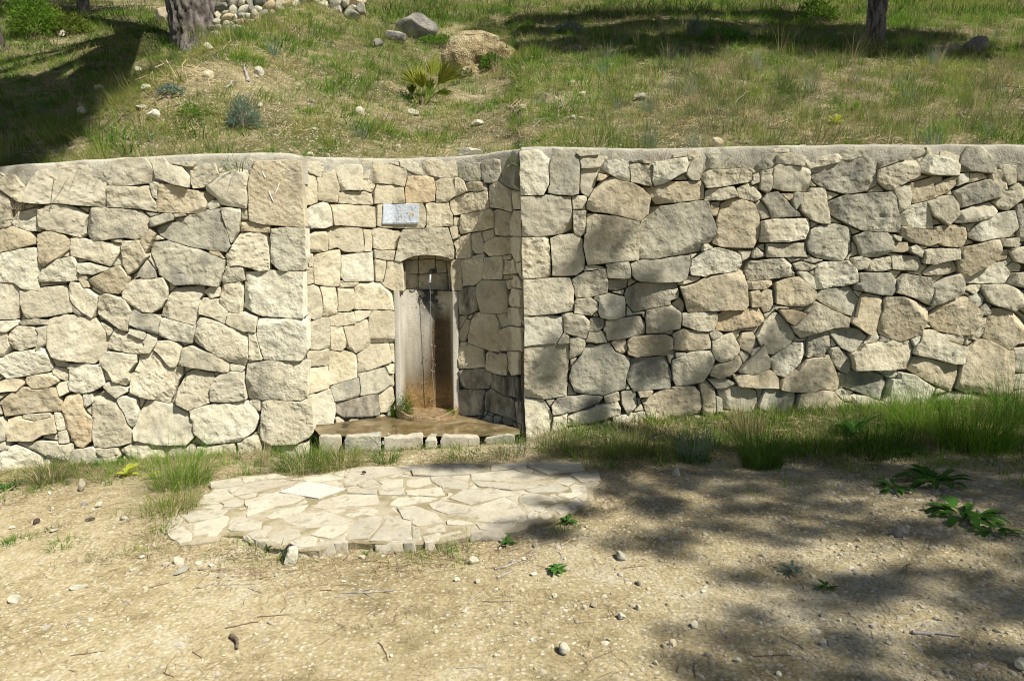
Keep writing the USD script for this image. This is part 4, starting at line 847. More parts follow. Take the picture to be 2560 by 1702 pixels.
def channel_material():
    nodes = {'g': ('geometry', {}), 's': ('separate_xyz', {}), 'mp': ('mapping', {'scale': (1.0, 1.0, 0.22)}),
        'n1': ('noise_texture', {'scale': 9.0, 'detail': 6.0, 'roughness': 0.65}), 'n2': ('noise_texture', {'scale': 26.0, 'detail': 6.0, 'roughness': 0.7}), 'n3': ('noise_texture', {'scale': 70.0, 'detail': 4.0})}
    links = [('g.position', 's.vector'), ('g.position', 'mp.vector'), ('mp.vector', 'n1.vector'), ('g.position', 'n2.vector'), ('g.position', 'n3.vector')]
    cnt = [0]
    def node(kind, ins, **wired):
        cnt[0] += 1; nm = f'k{cnt[0]}'; nodes[nm] = (kind, ins)
        for k, src in wired.items(): links.append((src, f'{nm}.{k}'))
        return nm
    def rng_(src, a, b, c, d): return node('map_range', {'from_min': a, 'from_max': b, 'to_min': c, 'to_max': d, 'clamp': True}, value=src) + '.result'
    def op(t, a, b): 
        ins, w = {'math_type': t}, {}
        for k, x in (('value1', a), ('value2', b)):
            if isinstance(x, str): w[k] = x
            else: ins[k] = float(x)
        return node('math', ins, **w) + '.value'
    def ramp(src, stops): return node('rgb_ramp', {'ramp': stops}, fac=src) + '.color'
    def mixc(f, a, b):
        ins, w = {}, {'fac': f}
        for k, x in (('color1', a), ('color2', b)):
            if isinstance(x, str): w[k] = x
            else: ins[k] = x
        return node('mix', ins, **w) + '.color'
    X = op('subtract', 's.x', cx); AX = op('absolute', X, 0); Z = 's.z'; n1, n2 = 'n1.fac', 'n2.fac'
    wob = op('multiply', op('subtract', n1, 0.5), 0.5); wob2 = op('multiply', op('subtract', n2, 0.5), 1.0)
    inside = rng_(AX, cw - 0.03, cw + 0.002, 1, 0)
    base = ramp(n1, [(0.3, (0.36, 0.33, 0.27)), (0.55, (0.47, 0.44, 0.36)), (0.75, (0.54, 0.51, 0.44))])
    grime = op('multiply', rng_(op('add', Z, wob), FLOOR + 0.26, FLOOR + 0.80, 0.95, 0.0), inside)
    c = mixc(grime, base, (0.13, 0.105, 0.065))
    # brown wet algae, shade mixed into its tone, right of a leaning line
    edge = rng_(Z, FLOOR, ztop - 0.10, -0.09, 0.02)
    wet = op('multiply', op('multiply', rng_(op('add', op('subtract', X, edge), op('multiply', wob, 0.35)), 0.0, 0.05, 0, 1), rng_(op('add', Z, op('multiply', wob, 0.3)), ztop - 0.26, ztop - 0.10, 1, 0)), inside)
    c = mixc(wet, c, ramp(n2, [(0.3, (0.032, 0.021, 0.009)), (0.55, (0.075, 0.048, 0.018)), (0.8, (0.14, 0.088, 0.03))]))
    foot = op('multiply', rng_(op('add', Z, op('multiply', wob2, 0.3)), FLOOR + 0.15, FLOOR + 0.33, 0.9, 0.0), inside)
    c = mixc(foot, c, ramp(n2, [(0.35, (0.11, 0.065, 0.022)), (0.55, (0.25, 0.15, 0.055)), (0.75, (0.36, 0.24, 0.12))]))
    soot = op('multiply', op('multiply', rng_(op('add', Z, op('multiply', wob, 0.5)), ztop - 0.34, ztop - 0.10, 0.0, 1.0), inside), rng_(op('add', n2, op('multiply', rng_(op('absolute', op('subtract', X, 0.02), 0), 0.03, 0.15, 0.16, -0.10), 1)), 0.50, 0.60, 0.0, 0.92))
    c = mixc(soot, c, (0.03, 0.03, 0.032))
    links.append((c, 'p.base_color')); nodes['p'] = ('principled_bsdf', {'specular_ior_level': 0.35}); nodes['b'] = ('bump', {'strength': 0.35, 'distance': 0.012})
    links += [(rng_(op('maximum', wet, foot), 0, 1, 0.85, 0.38), 'p.roughness'), ('n3.fac', 'b.height'), ('b.normal', 'p.normal')]
    M('channel_concrete', nodes, links)
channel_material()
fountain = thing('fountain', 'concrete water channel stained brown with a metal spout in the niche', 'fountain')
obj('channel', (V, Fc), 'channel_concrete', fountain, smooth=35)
# curved lip at the foot: a thin wall round a half oval
a = np.linspace(np.pi * 1.0, 2 * np.pi, 40); ax, by = 0.262, 0.225
top = 0.040 + 0.040 * np.abs(np.cos(a)) ** 3 + 0.008 * np.sin(a * 5.3) * np.sin(a * 2.1)
ring = []
for k, t in enumerate(a):
    w = 0.020; o = np.array([math.cos(t), math.sin(t)])
    for rr_, z in ((1.0, -0.05), (1.0, 0.0), (1.0, top[k] - 0.006), (1.0 - 0.02, top[k]), (1.0 - 0.065, top[k]), (1.0 - 0.085, top[k] - 0.008), (1.0 - 0.09, -0.05)):
        ring.append((cx + ax * rr_ * o[0], DEEP - 0.015 + by * rr_ * o[1], FLOOR + z))
ring = np.array(ring); ring += 0.012 * (np.stack([meshkit.fbm(ring * 22, 3, s) for s in (1, 2, 3)], 1) - 0.5)
lf = grid_faces(40, 7)
M('lip_stone', {'g': ('geometry', {}), 'n': ('noise_texture', {'scale': 22.0, 'detail': 6.0, 'roughness': 0.7}), 'n2': ('noise_texture', {'scale': 90.0, 'detail': 4.0}),
    'r': ('rgb_ramp', {'ramp': [(0.3, (0.10, 0.065, 0.03)), (0.5, (0.24, 0.165, 0.085)), (0.7, (0.36, 0.27, 0.17))]}), 'b': ('bump', {'strength': 0.5, 'distance': 0.012}), 'p': ('principled_bsdf', {'roughness': 0.4, 'specular_ior_level': 0.4})},
  [('g.position', 'n.vector'), ('g.position', 'n2.vector'), ('n.fac', 'r.fac'), ('r.color', 'p.base_color'), ('n2.fac', 'b.height'), ('b.normal', 'p.normal')])
obj('basin_lip', (ring, lf), 'lip_stone', fountain, smooth=40)
bed = Polygon([(cx + ax * 0.95 * math.cos(t), DEEP + 0.02 + (by + .03) * 0.93 * math.sin(t)) for t in a] + [(cx + cw, DEEP + 0.15), (cx - cw, DEEP + 0.15)]).buffer(0)
obj('basin_bed', wall_sheet(Level(FLOOR + 0.034), bed, 0.0, 0.014, 0.014, 31), 'lip_stone', fountain, smooth=True, label='rusty brown pebbly bed inside the basin lip')
s0 = fpx(1079, 679, 0.66); e = [s0, s0 + [0, -0.05, -0.004], s0 + [-0.001, -0.085, -0.018], s0 + [-0.003, -0.105, -0.05], s0 + [-0.005, -0.112, -0.088]]
t = np.linspace(0, 4, 17); sp = np.stack([np.interp(t, range(5), [q[k] for q in e]) for k in range(3)], 1); sp = np.vstack([sp[:1], (sp[:-2] + sp[1:-1] + sp[2:]) / 3, sp[-1:]])
obj('spout', tube(sp, np.r_[np.full(15, 0.0115), 0.0125, 0.0125], 14), 'steel', fountain, smooth=50)
obj('spout_collar', tube([s0 + [0, 0.03, 0], s0 + [0, -0.006, 0]], 0.021, 14), 'dark_iron', fountain, smooth=40)
hk = fpx(1041, 719, 0.645); obj('iron_hook', tube([hk + [0, 0.04, 0], hk + [0, -0.03, 0], hk + [-0.012, -0.045, 0.012], hk + [-0.03, -0.05, 0.02]], 0.005, 8), 'dark_iron', fountain, smooth=40)
r = np.random.default_rng(5); z0, z1 = sp[-1, 2] - 0.004, FLOOR + 0.05; zz = np.linspace(z0, z1, 70); k = np.linspace(0, 1, 70)
jet = tube(np.stack([sp[-1, 0] + 0.02 * k + 0.004 * np.sin(k * 23) * k, sp[-1, 1] + 0.03 * k ** 0.5 * 0.5, zz], 1), 0.0022 + 0.0005 * np.abs(np.sin(k * 41 + np.sin(k * 17) * 2)) * (0.3 + k), 7)
drops = []
for q in range(14):
    m = trimesh.creation.icosphere(1, r.uniform(0.0018, 0.0045)); m.vertices[:, 2] *= r.uniform(1, 3); kk = r.uniform(0.1, 1) ** 0.6
    m.apply_translation([sp[-1, 0] + 0.02 * kk + r.normal(0, 0.006 + 0.03 * kk ** 3), sp[-1, 1] + 0.01 + r.normal(0, 0.006 + 0.02 * kk ** 3), z0 + (z1 - z0) * kk]); drops.append((np.array(m.vertices), np.array(m.faces)))
obj('water_jet', join([jet] + drops), 'jet_look', smooth=True, label='thin stream of water with drops falling from the metal spout', category='water')
# moss pads
def pad(cx_, cy_, cz_, sx, sy, sz, n, seed, name='moss', blade=0.008, mat='moss', **kw):
    r = np.random.default_rng(seed); p = r.normal(0, 0.5, (n, 3)) * [sx, sy, sz] + [cx_, cy_, cz_]; d = r.normal(0, 1, (n, 3)); d[:, 2] = np.abs(d[:, 2]) + 0.4; d[:, 1] -= 0.6; d /= np.linalg.norm(d, axis=1, keepdims=True)
    s = np.cross(d, r.normal(0, 1, (n, 3))); s /= np.linalg.norm(s, axis=1, keepdims=True); L = blade * r.uniform(0.5, 1.3, n)[:, None]
    v = np.stack([p - s * L * 0.28, p + s * L * 0.28, p + d * L], 1).reshape(-1, 3)
    return obj(name, (v, np.arange(3 * n).reshape(-1, 3)), mat, smooth=False, **kw)
m1 = fpx(1013, 1016, 0.40); pad(m1[0], 0.40, m1[2] - 0.015, 0.075, 0.06, 0.13, 4200, 1, label='bright green moss cushion at the left foot of the water channel', category='moss')
m2 = fpx(981, 1025, 0.42); pad(m2[0], 0.43, m2[2] - 0.02, 0.02, 0.03, 0.08, 900, 2, label='dark green moss on the left end of the basin lip', category='moss')
m3 = fpx(1126, 1031, 0.36); pad(m3[0], 0.37, m3[2], 0.045, 0.03, 0.022, 900, 3, label='flat bright moss on the right end of the basin lip', category='moss')
m4 = fpx(950, 1020, 0.45); pad(m4[0], 0.44, m4[2], 0.012, 0.02, 0.06, 350, 4, label='small moss streak in the wall joint left of the fountain', category='moss')

# ---------------------------------------------------------------- plaque
q = niche_face.outline(np.array([(955, 510), (1049, 510), (1047, 560), (953, 560)], float))
class Pl:
    def at(s, u, v, h): return niche_face.at(u, v, h)
plq = thing('plaque', 'weathered blue-grey plaque with worn relief set above the spout', 'plaque')
s = stone(niche_face, Polygon(q), 901, proud=0.028, depth=0.01, spacing=0.008, bevel=0.004, rough=0.002, facets=0, tilt=0.0, wob=0.001); obj('plate', s[:2], 'enamel', plq, smooth=35)
u0, u1, z0_, z1_ = q[:, 0].min() + 0.012, q[:, 0].max() - 0.012, q[:, 1].min() + 0.012, q[:, 1].max() - 0.012
fr = [tube(niche_face.at(np.linspace(a_, b_, 12), np.linspace(c_, d_, 12), np.full(12, 0.0285)), 0.0022, 5) for a_, b_, c_, d_ in ((u0, u0, z0_, z1_), (u0, u1, z0_, z0_))]
obj('raised_border', join(fr), 'enamel', plq, smooth=40)
r = np.random.default_rng(77); ls, ru = [], []
for k in range(34):
    a0, rad, c0, c1 = r.uniform(0, 6.3), r.uniform(0.004, 0.011), r.uniform(u0 + .02, u1 - .01), r.uniform(z0_ + .008, z1_ - .008)
    if k < 20 and c0 < u0 + 0.12 and c1 < z0_ + .09: c0 += 0.1
    tt = np.linspace(a0, a0 + r.uniform(1.2, 3.6), 7); ls.append(tube(niche_face.at(c0 + rad * np.cos(tt), c1 + rad * 0.8 * np.sin(tt), np.full(7, 0.0275)), 0.0021, 5))
for cu, cz, n_ in ((0.55, 0.42, 9), (0.83, 0.5, 9), (0.62, 0.15, 5)):
    for k in range(n_):
        m = trimesh.creation.icosphere(1, r.uniform(0.004, 0.011)); p0 = niche_face.at(np.array([u0 + (u1 - u0) * cu + r.normal(0, .012)]), np.array([z0_ + (z1_ - z0_) * cz + r.normal(0, .012)]), np.array([0.0265]))[0]
        m.vertices[:, 1] *= 0.22; ru.append((np.array(m.vertices) + p0, np.array(m.faces)))
obj('worn_relief', join(ls), 'enamel_line', plq, smooth=40, kind='stuff'); obj('rust_spots', join(ru), 'enamel_rust', plq, smooth=40, kind='stuff')

# ---------------------------------------------------------------- stone apron in front of the niche
apron = thing('stone_apron', 'oval crazy paving of pale flagstones in front of the fountain', 'paving')
pol = Polygon(on_apron(APRON)).buffer(0)
s = stone(Flat(), pol, 400, proud=-0.002, depth=0.16, spacing=0.03, bevel=0.02, rough=0.008, facets=0, tilt=0.0, wob=0.012); obj('cement_bed', s[:2], 'cement_bed', apron, smooth=40)
class Dir:                                   # an outline already in plan
    def outline(s, a): return a
tile = Polygon(on_apron(TILE))
done = [('m', tile)] + settle(Dir(), [(c, on_apron(a)) for c, a in FLAGS], gap=0.008)
r = np.random.default_rng(9); fin = []
for k, (c, pg) in enumerate(done):
    if c == 'm':
        s = stone(Flat(), pg, 401, proud=0.008, depth=0.05, bevel=0.004, rough=0.001, facets=0, tilt=0.0, wob=0.001); obj('tile', s[:2], 'marble', apron, smooth=35, label='square white marble tile set cornerwise'); continue
    pg = largest(pg.difference(tile.buffer(0.006)).intersection(pol.buffer(0.015)))
    if pg.area < 1e-3: continue
    fin.append(('c', pg))
    s = stone(Flat(), pg, 420 + k, proud=r.uniform(0.0, 0.005), depth=0.10, spacing=0.024, bevel=r.uniform(0.004, 0.007), rough=0.005, facets=0, tilt=0.012, wob=0.008)
    if s: obj('flagstone', s[:2], 'flag', apron, smooth=35)
ms = []
for k, pg in enumerate(fill(pol.buffer(-0.03), fin + [('m', tile)], 41, small=0.12)):
    s = stone(Flat(), pg, 600 + k, proud=r.uniform(-0.008, 0.004), depth=0.06, bevel=0.008, rough=0.004, facets=0, tilt=0.02)
    if s: ms.append(s[:2])
if ms: obj('small_flags', join(ms), 'flag', apron, smooth=35, kind='stuff')
# block faces along the front edge
co = np.array(shapely.segmentize(pol.simplify(0.02).exterior, 0.02).coords)[:-1]
if not pol.exterior.is_ccw: co = co[::-1]
i0 = int(np.argmin(co[:, 0])); co = np.roll(co, -i0, 0); co = co[:int(np.argmax(co[:, 0])) + 1]   # the near side, from left to right
sl = np.r_[0, np.cumsum(np.linalg.norm(np.diff(co, axis=0), axis=1))]; r = np.random.default_rng(44); u_ = 0.05
while u_ < sl[-1] - 0.1:
    w = r.uniform(0.12, 0.30); A, B = [np.array([np.interp(q_, sl, co[:, c_]) for c_ in (0, 1)]) for q_ in (u_, min(u_ + w, sl[-1]))]; u_ += w
    if r.random() < 0.22 or not -1.55 < (A + B)[0] / 2 < -0.05: continue
    e = (B - A) / np.linalg.norm(B - A); nn = np.array([e[1], -e[0]]); fc = Face([A - e + nn * 0.004, B + e + nn * 0.004]); L = np.linalg.norm(B - A); zt = float(apron_z(*((A + B) / 2))) + 0.001
    q_ = np.array([[1.006, zt - .15], [1 + L - .006, zt - .15], [1 + L - .006 - r.uniform(0, .02), zt + SLOPE_A * L / 2 * e[0]], [1.006 + r.uniform(0, .02), zt - SLOPE_A * L / 2 * e[0]]])
    s = stone(fc, Polygon(q_), 700 + int(u_ * 100), proud=r.uniform(-0.006, 0.012), depth=0.07, bevel=0.016, rough=0.016, facets=3, tilt=0.12)
    if s: obj('edge_block', s[:2], 'flag', apron, smooth=26)
# ---------------------------------------------------------------- plants
def tuft(n, h, spread, lean, width, seed, segs=3, hvar=0.65):
    r = np.random.default_rng(seed); a = r.uniform(0, 2 * np.pi, n); rad = spread * np.sqrt(r.uniform(0, 1, n))
    b = np.c_[rad * np.cos(a), rad * np.sin(a), np.full(n, -0.012)]; a2 = a + r.normal(0, 0.7, n); out = np.c_[np.cos(a2), np.sin(a2), np.zeros(n)]
    H = h * (1 - hvar * r.uniform(0, 1, n) ** .7); L = lean * r.uniform(0.1, 1.0, n) ** 1.5 * 1.9; fa = r.uniform(0, np.pi, n); side = np.c_[np.cos(fa), np.sin(fa), np.zeros(n)]
    vs = []
    for k in range(segs + 1):
        s = k / segs; c = b + np.array([0, 0, 1.0]) * (H * (s - 0.32 * L * s * s))[:, None] + out * (H * L * s ** 1.7)[:, None]
        w = (width * (1 - 0.9 * s ** 1.4) * r.uniform(0.8, 1.2, n))[:, None]
        vs += [c - side * w / 2, c + side * w / 2] if k < segs else [c]
    m = 2 * segs + 1; v = np.stack(vs, 1).reshape(-1, 3); o = (np.arange(n) * m)[:, None, None]; f = []
    for k in range(segs - 1): f += [[2 * k, 2 * k + 1, 2 * k + 3], [2 * k, 2 * k + 3, 2 * k + 2]]
    f.append([2 * segs - 2, 2 * segs - 1, 2 * segs])
    return v, (np.array(f)[None] + o).reshape(-1, 3)
def litter(n, L, w, spread, seed, zs=0.006):
    r = np.random.default_rng(seed); a = r.uniform(0, 2 * np.pi, n); d = np.c_[np.cos(a), np.sin(a), r.normal(0, .12, n)]; c = np.c_[r.normal(0, spread, (n, 2)), np.abs(r.normal(0, zs, n)) + 0.003]
    s = np.c_[-np.sin(a), np.cos(a), r.normal(0, .5, n)] * w / 2; l = (L * r.uniform(0.4, 1.1, n))[:, None] / 2
    v = np.stack([c - d * l - s, c - d * l + s, c + d * l + s, c + d * l - s], 1).reshape(-1, 3); o = (np.arange(n) * 4)[:, None, None]
    return v, (np.array([[0, 1, 2], [0, 2, 3]])[None] + o).reshape(-1, 3)
def in_view(x, y, z, m=0.06):
    d = np.stack([x, y, z], -1) - CAM; c, s = math.cos(PITCH), math.sin(PITCH); fw = d[..., 1] * c - d[..., 2] * s; up = d[..., 1] * s + d[..., 2] * c
    return (fw > 0.3) & (np.abs(d[..., 0]) < fw * (0.667 + m) + 0.35) & (np.abs(up) < fw * (0.443 + m) + 0.35)
def scatter(name, label, cat, P, kinds, seed, smin, smax, tilt=0.18, group=None):
    """P: n x 3; kinds: list of (mesh, material, weight array or number)."""
    r = np.random.default_rng(seed); n = len(P); W = np.stack([np.broadcast_to(w, n) for *_, w in kinds], 1).astype(float); W = W.cumsum(1) / W.sum(1, keepdims=True)
    idx = (r.random(n)[:, None] > W).sum(1).clip(0, len(kinds) - 1)
    return instancer(name, [k[:2] for k in kinds], P, yaw_tilt(n, r, tilt), r.uniform(smin, smax, n), idx, label=label, category=cat, kind='stuff')

def ramp_colors(name, t):
    st = sorted(RAMPS[name]); xs_ = [q_ for q_, _ in st]; return np.clip(np.stack([np.interp(t, xs_, [c_[k] for _, c_ in st]) for k in range(3)], 1) * BRIGHT, 0, .75)
def planted(specs, P, W, scales, r, sink=0.0):
    """one mesh of many tufts: specs (mesh, corners per blade, look), P n x 3, W weights n x kinds."""
    W = np.asarray(W, float).cumsum(1); W /= W[:, -1:]; idx = (r.random(len(P))[:, None] > W).sum(1).clip(0, len(specs) - 1); vs, fs, cs, o = [], [], [], 0
    for i, k in enumerate(idx):
        (v, f), m, look = specs[k]; a_ = r.uniform(0, 6.283); c_, s_ = math.cos(a_) * scales[i], math.sin(a_) * scales[i]; tl = r.normal(0, .16, 2)
        w = np.c_[v[:, 0] * c_ - v[:, 1] * s_ + tl[0] * v[:, 2] * scales[i], v[:, 0] * s_ + v[:, 1] * c_ + tl[1] * v[:, 2] * scales[i], v[:, 2] * scales[i] - sink] + P[i]
        t_ = np.clip(.6 * r.random(len(v) // m) + .4 * r.random(), 0, 1); vs.append(w); fs.append(f + o); cs.append(np.repeat(ramp_colors(look, t_), m, 0)); o += len(w)
    return np.vstack(vs), np.vstack(fs), np.vstack(cs)
T7, L4 = 5, 4                                # corners of a two-step blade, of a lying straw
SP = {'fresh': (tuft(24, .10, .05, .9, .0048, 1, 2), T7, 'grass_fresh'), 'fresh2': (tuft(24, .16, .06, .8, .0042, 2, 2), T7, 'grass_fresh'), 'yellow': (tuft(24, .11, .06, .9, .0042, 3, 2), T7, 'grass_yellow'), 'yellow2': (tuft(26, .19, .06, .9, .0036, 4, 2), T7, 'grass_yellow'),
      'olive': (tuft(30, .22, .07, .8, .0032, 5, 2), T7, 'grass_olive'), 'olive2': (tuft(22, .13, .06, 1.0, .0036, 6, 2), T7, 'grass_olive'), 'straw': (tuft(20, .11, .07, 1.5, .0032, 7, 2), T7, 'grass_straw'), 'lying': (litter(22, .13, .003, .07, 8), L4, 'grass_straw'),
      'deep': (tuft(26, .14, .06, .8, .0048, 9, 2), T7, 'grass_deep'), 'twigs': (litter(26, .07, .004, .07, 18), L4, 'dead_twig'), 'weed': (tuft(12, .045, .05, 1.5, .012, 55, 2), T7, 'broad_leaf'), 'blue': (tuft(20, .12, .04, .9, .005, 56, 2), T7, 'blue_grass')}
MIX = {'green': dict(fresh=6, fresh2=4, yellow=2, yellow2=.7, deep=3, straw=.5, lying=.5, weed=1.2, olive2=.5), 'yellow': dict(yellow=4, yellow2=3.5, fresh=2.4, fresh2=1, straw=1.4, lying=.8, olive2=.7, twigs=.5), 'dry': dict(straw=4, lying=4, olive=3, olive2=2, yellow=1.6, twigs=1.6, blue=.4), 'olive': dict(olive=5, olive2=3, fresh2=3, yellow2=2, deep=1, straw=1.2, lying=.7, blue=.6), 'deep': dict(deep=5, fresh2=3, fresh=2, weed=1.5, olive=1.5, yellow=1, straw=.6), 'bare': dict(lying=3, twigs=3, straw=2, yellow=1.2, weed=.5)}
PROTO, order = [], list(MIX)
for k, nm in enumerate(order):
    for q_ in range(3):
        rr = np.random.default_rng(900 + k * 10 + q_); n_ = 6 if nm == 'bare' else 13; pp_ = np.c_[rr.uniform(-.19, .19, (n_, 2)), np.zeros(n_)]; ks = list(MIX[nm])
        v, f, c = planted([SP[z_] for z_ in ks], pp_, np.tile([MIX[nm][z_] for z_ in ks], (n_, 1)), rr.uniform(.55, 1.5, n_), rr, .012); PROTO.append(((v, f), 'grass_mix', c))
r = np.random.default_rng(101); gx, gy = np.meshgrid(np.arange(-11, 9, .30), np.arange(0.10, 11, .30)); x = gx.ravel() + r.uniform(-.13, .13, gx.size); t = gy.ravel() + r.uniform(-.13, .13, gx.size)
y = facade(x) + 0.27 + t; z = hill_z(x, y); den = 1.12 + 2.3 * fb(x, y, 1.1, 4, 51) + 0.8 * fb(x, y, 4.0, 2, 52)
def patch(px, py, rad):
    q = hill_px(px, py); return np.exp(-(((x - q[0]) ** 2 + (y - q[1]) ** 2) / rad ** 2))
for px_, py_, rad, amt in ((500, 190, .6, .9), (470, 330, .4, .8), (700, 250, .35, .5), (1010, 300, .45, .9), (1180, 130, .4, .8), (1290, 190, .55, .7), (1480, 330, .4, .7), (1980, 215, .5, .8), (2130, 250, .5, .8), (1520, 130, .35, .6), (640, 180, .35, .6), (2300, 260, .4, .5)):
    den = den - amt * patch(px_, py_, rad)
den = den + 0.3 * sm(2.9, 3.6, -x) + 0.3 * sm(3.3, 4.5, t); keep = in_view(x, y, z, .1); x, y, z, t, den = x[keep], y[keep], z[keep], t[keep], den[keep]
right = sm(0.4, 1.6, x) * (1 - sm(3.0, 4.4, t)); crest = sm(2.7, 3.5, -x) * (1 - sm(3.9, 4.3, -x)); hollow = sm(3.9, 4.4, -x); high = sm(2.6, 4.0, t) * (1 - crest); fld = fb(x, y, 0.8, 3, 61) * 2.6
W = np.stack([1.25 + fld - .35 * right - .3 * crest, .35 - .6 * fld + .9 * crest - .2 * right, .25 - .7 * fld + .35 * right, .08 + .9 * right, .05 + .9 * high + .5 * hollow, np.where(den < .35, 4.0, .05)], 1).clip(.03, None); W[:, :5] *= (den > .22)[:, None]; W = W.cumsum(1) / W.sum(1, keepdims=True)
idx = (r.random(len(x))[:, None] > W).sum(1).clip(0, 5) * 3 + r.integers(0, 3, len(x))
def slope_quat(x, y, r):
    e_ = .12; nx, ny = -(hill_z(x + e_, y) - hill_z(x - e_, y)) / (2 * e_), -(hill_z(x, y + e_) - hill_z(x, y - e_)) / (2 * e_); n_ = np.stack([nx, ny, np.ones_like(nx)], 1); n_ /= np.linalg.norm(n_, axis=1, keepdims=True)
    w = 1 + n_[:, 2]; q1 = np.stack([w, -n_[:, 1], n_[:, 0], 0 * w], 1); q1 /= np.linalg.norm(q1, axis=1, keepdims=True); a_ = r.uniform(0, 2 * np.pi, len(x)) / 2; c_, s_ = np.cos(a_), np.sin(a_)
    return np.stack([q1[:, 0] * c_, q1[:, 1] * c_ + q1[:, 2] * s_, q1[:, 2] * c_ - q1[:, 1] * s_, q1[:, 0] * s_], 1)
instancer('hillside_grass', PROTO, np.stack([x, y, z], 1), slope_quat(x, y, r), r.uniform(.8, 1.4, len(x)), idx, label='short green and straw-coloured grass covering the slope above the wall', category='grass', kind='stuff')
# longer tussocks on the slope, mostly right of the niche
r = np.random.default_rng(103); n = 1300; x = r.uniform(-6, 7.5, n); t = r.uniform(0.05, 5.5, n); y = facade(x) + 0.27 + t; z = hill_z(x, y)
keep = (r.random(n) < np.clip(0.10 + 0.65 * sm(0.6, 1.8, x) + 0.35 * sm(3.0, 3.6, -x) + fb(x, y, 0.9, 2, 66), 0, 1)) & in_view(x, y, z); x, y, z = x[keep], y[keep], z[keep]
P = np.stack([x, y, z], 1); lf = sm(2, 3.5, -x)
scatter('hillside_tussocks', 'fine long-bladed olive tussock grass dotted over the slope', 'grass', P, [(tuft(70, .30, .07, .75, .0026, 31), 'grass_olive', 1 - lf * .7), (tuft(60, .26, .08, .9, .0026, 32), 'grass_straw', .35), (tuft(70, .27, .07, .7, .003, 33), 'grass_yellow', .15 + lf), (tuft(60, .30, .05, .6, .003, 34), 'blue_grass', .18), (tuft(22, .48, .03, .35, .0024, 35), 'grass_straw', .3)], 6, 0.7, 1.25, tilt=0.15)
# far slope
r = np.random.default_rng(104); n = 3600; x = r.uniform(-30, 22, n); t = 7 + 32 * r.uniform(0, 1, n) ** 1.5; y = facade(x) + 0.27 + t; z = hill_z(x, y); keep = in_view(x, y, z, .1); P = np.stack([x, y, z], 1)[keep]
scatter('far_slope_grass', 'rough grass and low scrub on the far slope under the trees', 'grass', P, [(tuft(70, .17, .3, .9, .008, 41, 2), 'grass_deep', .5), (tuft(70, .15, .3, .9, .008, 42, 2), 'grass_yellow', .45), (tuft(70, .17, .3, 1, .008, 43, 2), 'grass_olive', .4)], 7, 0.8, 1.7)

# low growth along the foot of the walls
r = np.random.default_rng(105); n = 21000; x = r.uniform(-4.6, 4.8, n); y = -2.3 * r.uniform(0, 1, n) ** 1.3 - 0.03; z = ground_z(x, y)
ap = shapely.contains_xy(pol.buffer(0.0), x, y); near = shapely.distance(shapely.points(x, y), pol)
rt = sm(0.15, 0.5, x) * (1 - sm(0.32, 1.25 + 0.27 * np.maximum(x, 0), -y + 0.25 * fb(x, y, 1.2, 2, 71))); lt = sm(1.55, 1.75, -x) * (1 - sm(0.10 + .35 * sm(2.4, 3.0, -x), 0.5 + .45 * sm(2.4, 3.0, -x), -y)) * np.clip(.65 + 2.2 * fb(x, y, 2, 2, 72), 0, 1); mid = (np.abs(x + .75) < .85) * (y < -.24) * (1 - sm(0.30, 0.50, -y)) * .65
apr = np.exp(-(near / 0.15) ** 2) * (~ap) * np.clip(.40 + 2.2 * fb(x, y, 2.4, 2, 73), 0, 1)
keep = (r.random(n) < np.clip(.8 * rt * np.clip(.72 + 2.4 * fb(x, y, 2.2, 2, 74), .08, 1) + .8 * lt + .55 * mid + .75 * apr, 0, 1)) & ~ap & ~((x > -1.55) & (x < 0.06) & (y > -.23)); P = np.stack([x, y, z], 1)[keep]; rr_, ll, n_ = rt[keep], lt[keep], int(keep.sum()); ks = ['deep', 'fresh2', 'fresh', 'olive2', 'olive', 'lying', 'twigs', 'weed', 'straw', 'yellow']
W = np.stack([.2 + .35 * rr_, .22 + 0 * rr_, .2 + 0 * rr_, .25 + 0 * rr_, .12 * rr_ + .02, .5 + 0 * rr_, .4 + 0 * rr_, .35 + .2 * ll, .3 + 0 * rr_, .2 + 0 * rr_], 1)
v, f, c = planted([SP[k] for k in ks], P, W, r.uniform(.45, 1.5, n_) * (.8 + .25 * rr_), r, .008); tint_on(obj('verge_grass', (v, f), 'grass_mix', label='low mixed green grass and dry blades along the foot of the wall', category='grass', kind='stuff'), c); print('verge', n_, len(f))
# dry pine-needle litter on the path
r = np.random.default_rng(106); n = 6500; x = r.uniform(-4, 4.2, n); y = r.uniform(-4.3, -0.1, n); z = ground_z(x, y); ap = shapely.contains_xy(pol.buffer(0.02), x, y); near = shapely.distance(shapely.points(x, y), pol)
w = 0.10 + .30 * np.clip(2.5 * fb(x, y, .8, 3, 91), 0, 1) + .95 * np.exp(-(near / .28) ** 2) + .6 * sm(.2, .6, x) * (1 - sm(.7, 1.7, -y)) + .45 * sm(1.2, 2.2, -x) * (1 - sm(.9, 1.5, -y)); keep = (r.random(n) < w) & ~ap & ~((x > -1.65) & (x < 0.06) & (y > -.25)) & in_view(x, y, z); P = np.stack([x, y, z], 1)[keep]; n_ = len(P)
v, f, c = planted([(litter(20, .085, .0018, .09, 61), 4, 'pine_litter'), (litter(18, .06, .002, .08, 62), 4, 'dead_twig'), (litter(14, .08, .0022, .08, 63), 4, 'grass_straw')], P, np.tile([1, .9, .22], (n_, 1)), r.uniform(.45, 1.1, n_), r); print('litter', n_, len(f))
tint_on(obj('pine_needle_litter', (v, f), 'grass_mix', label='brown dry pine needles and grass bits lying on the path', category='litter', kind='stuff'), c)

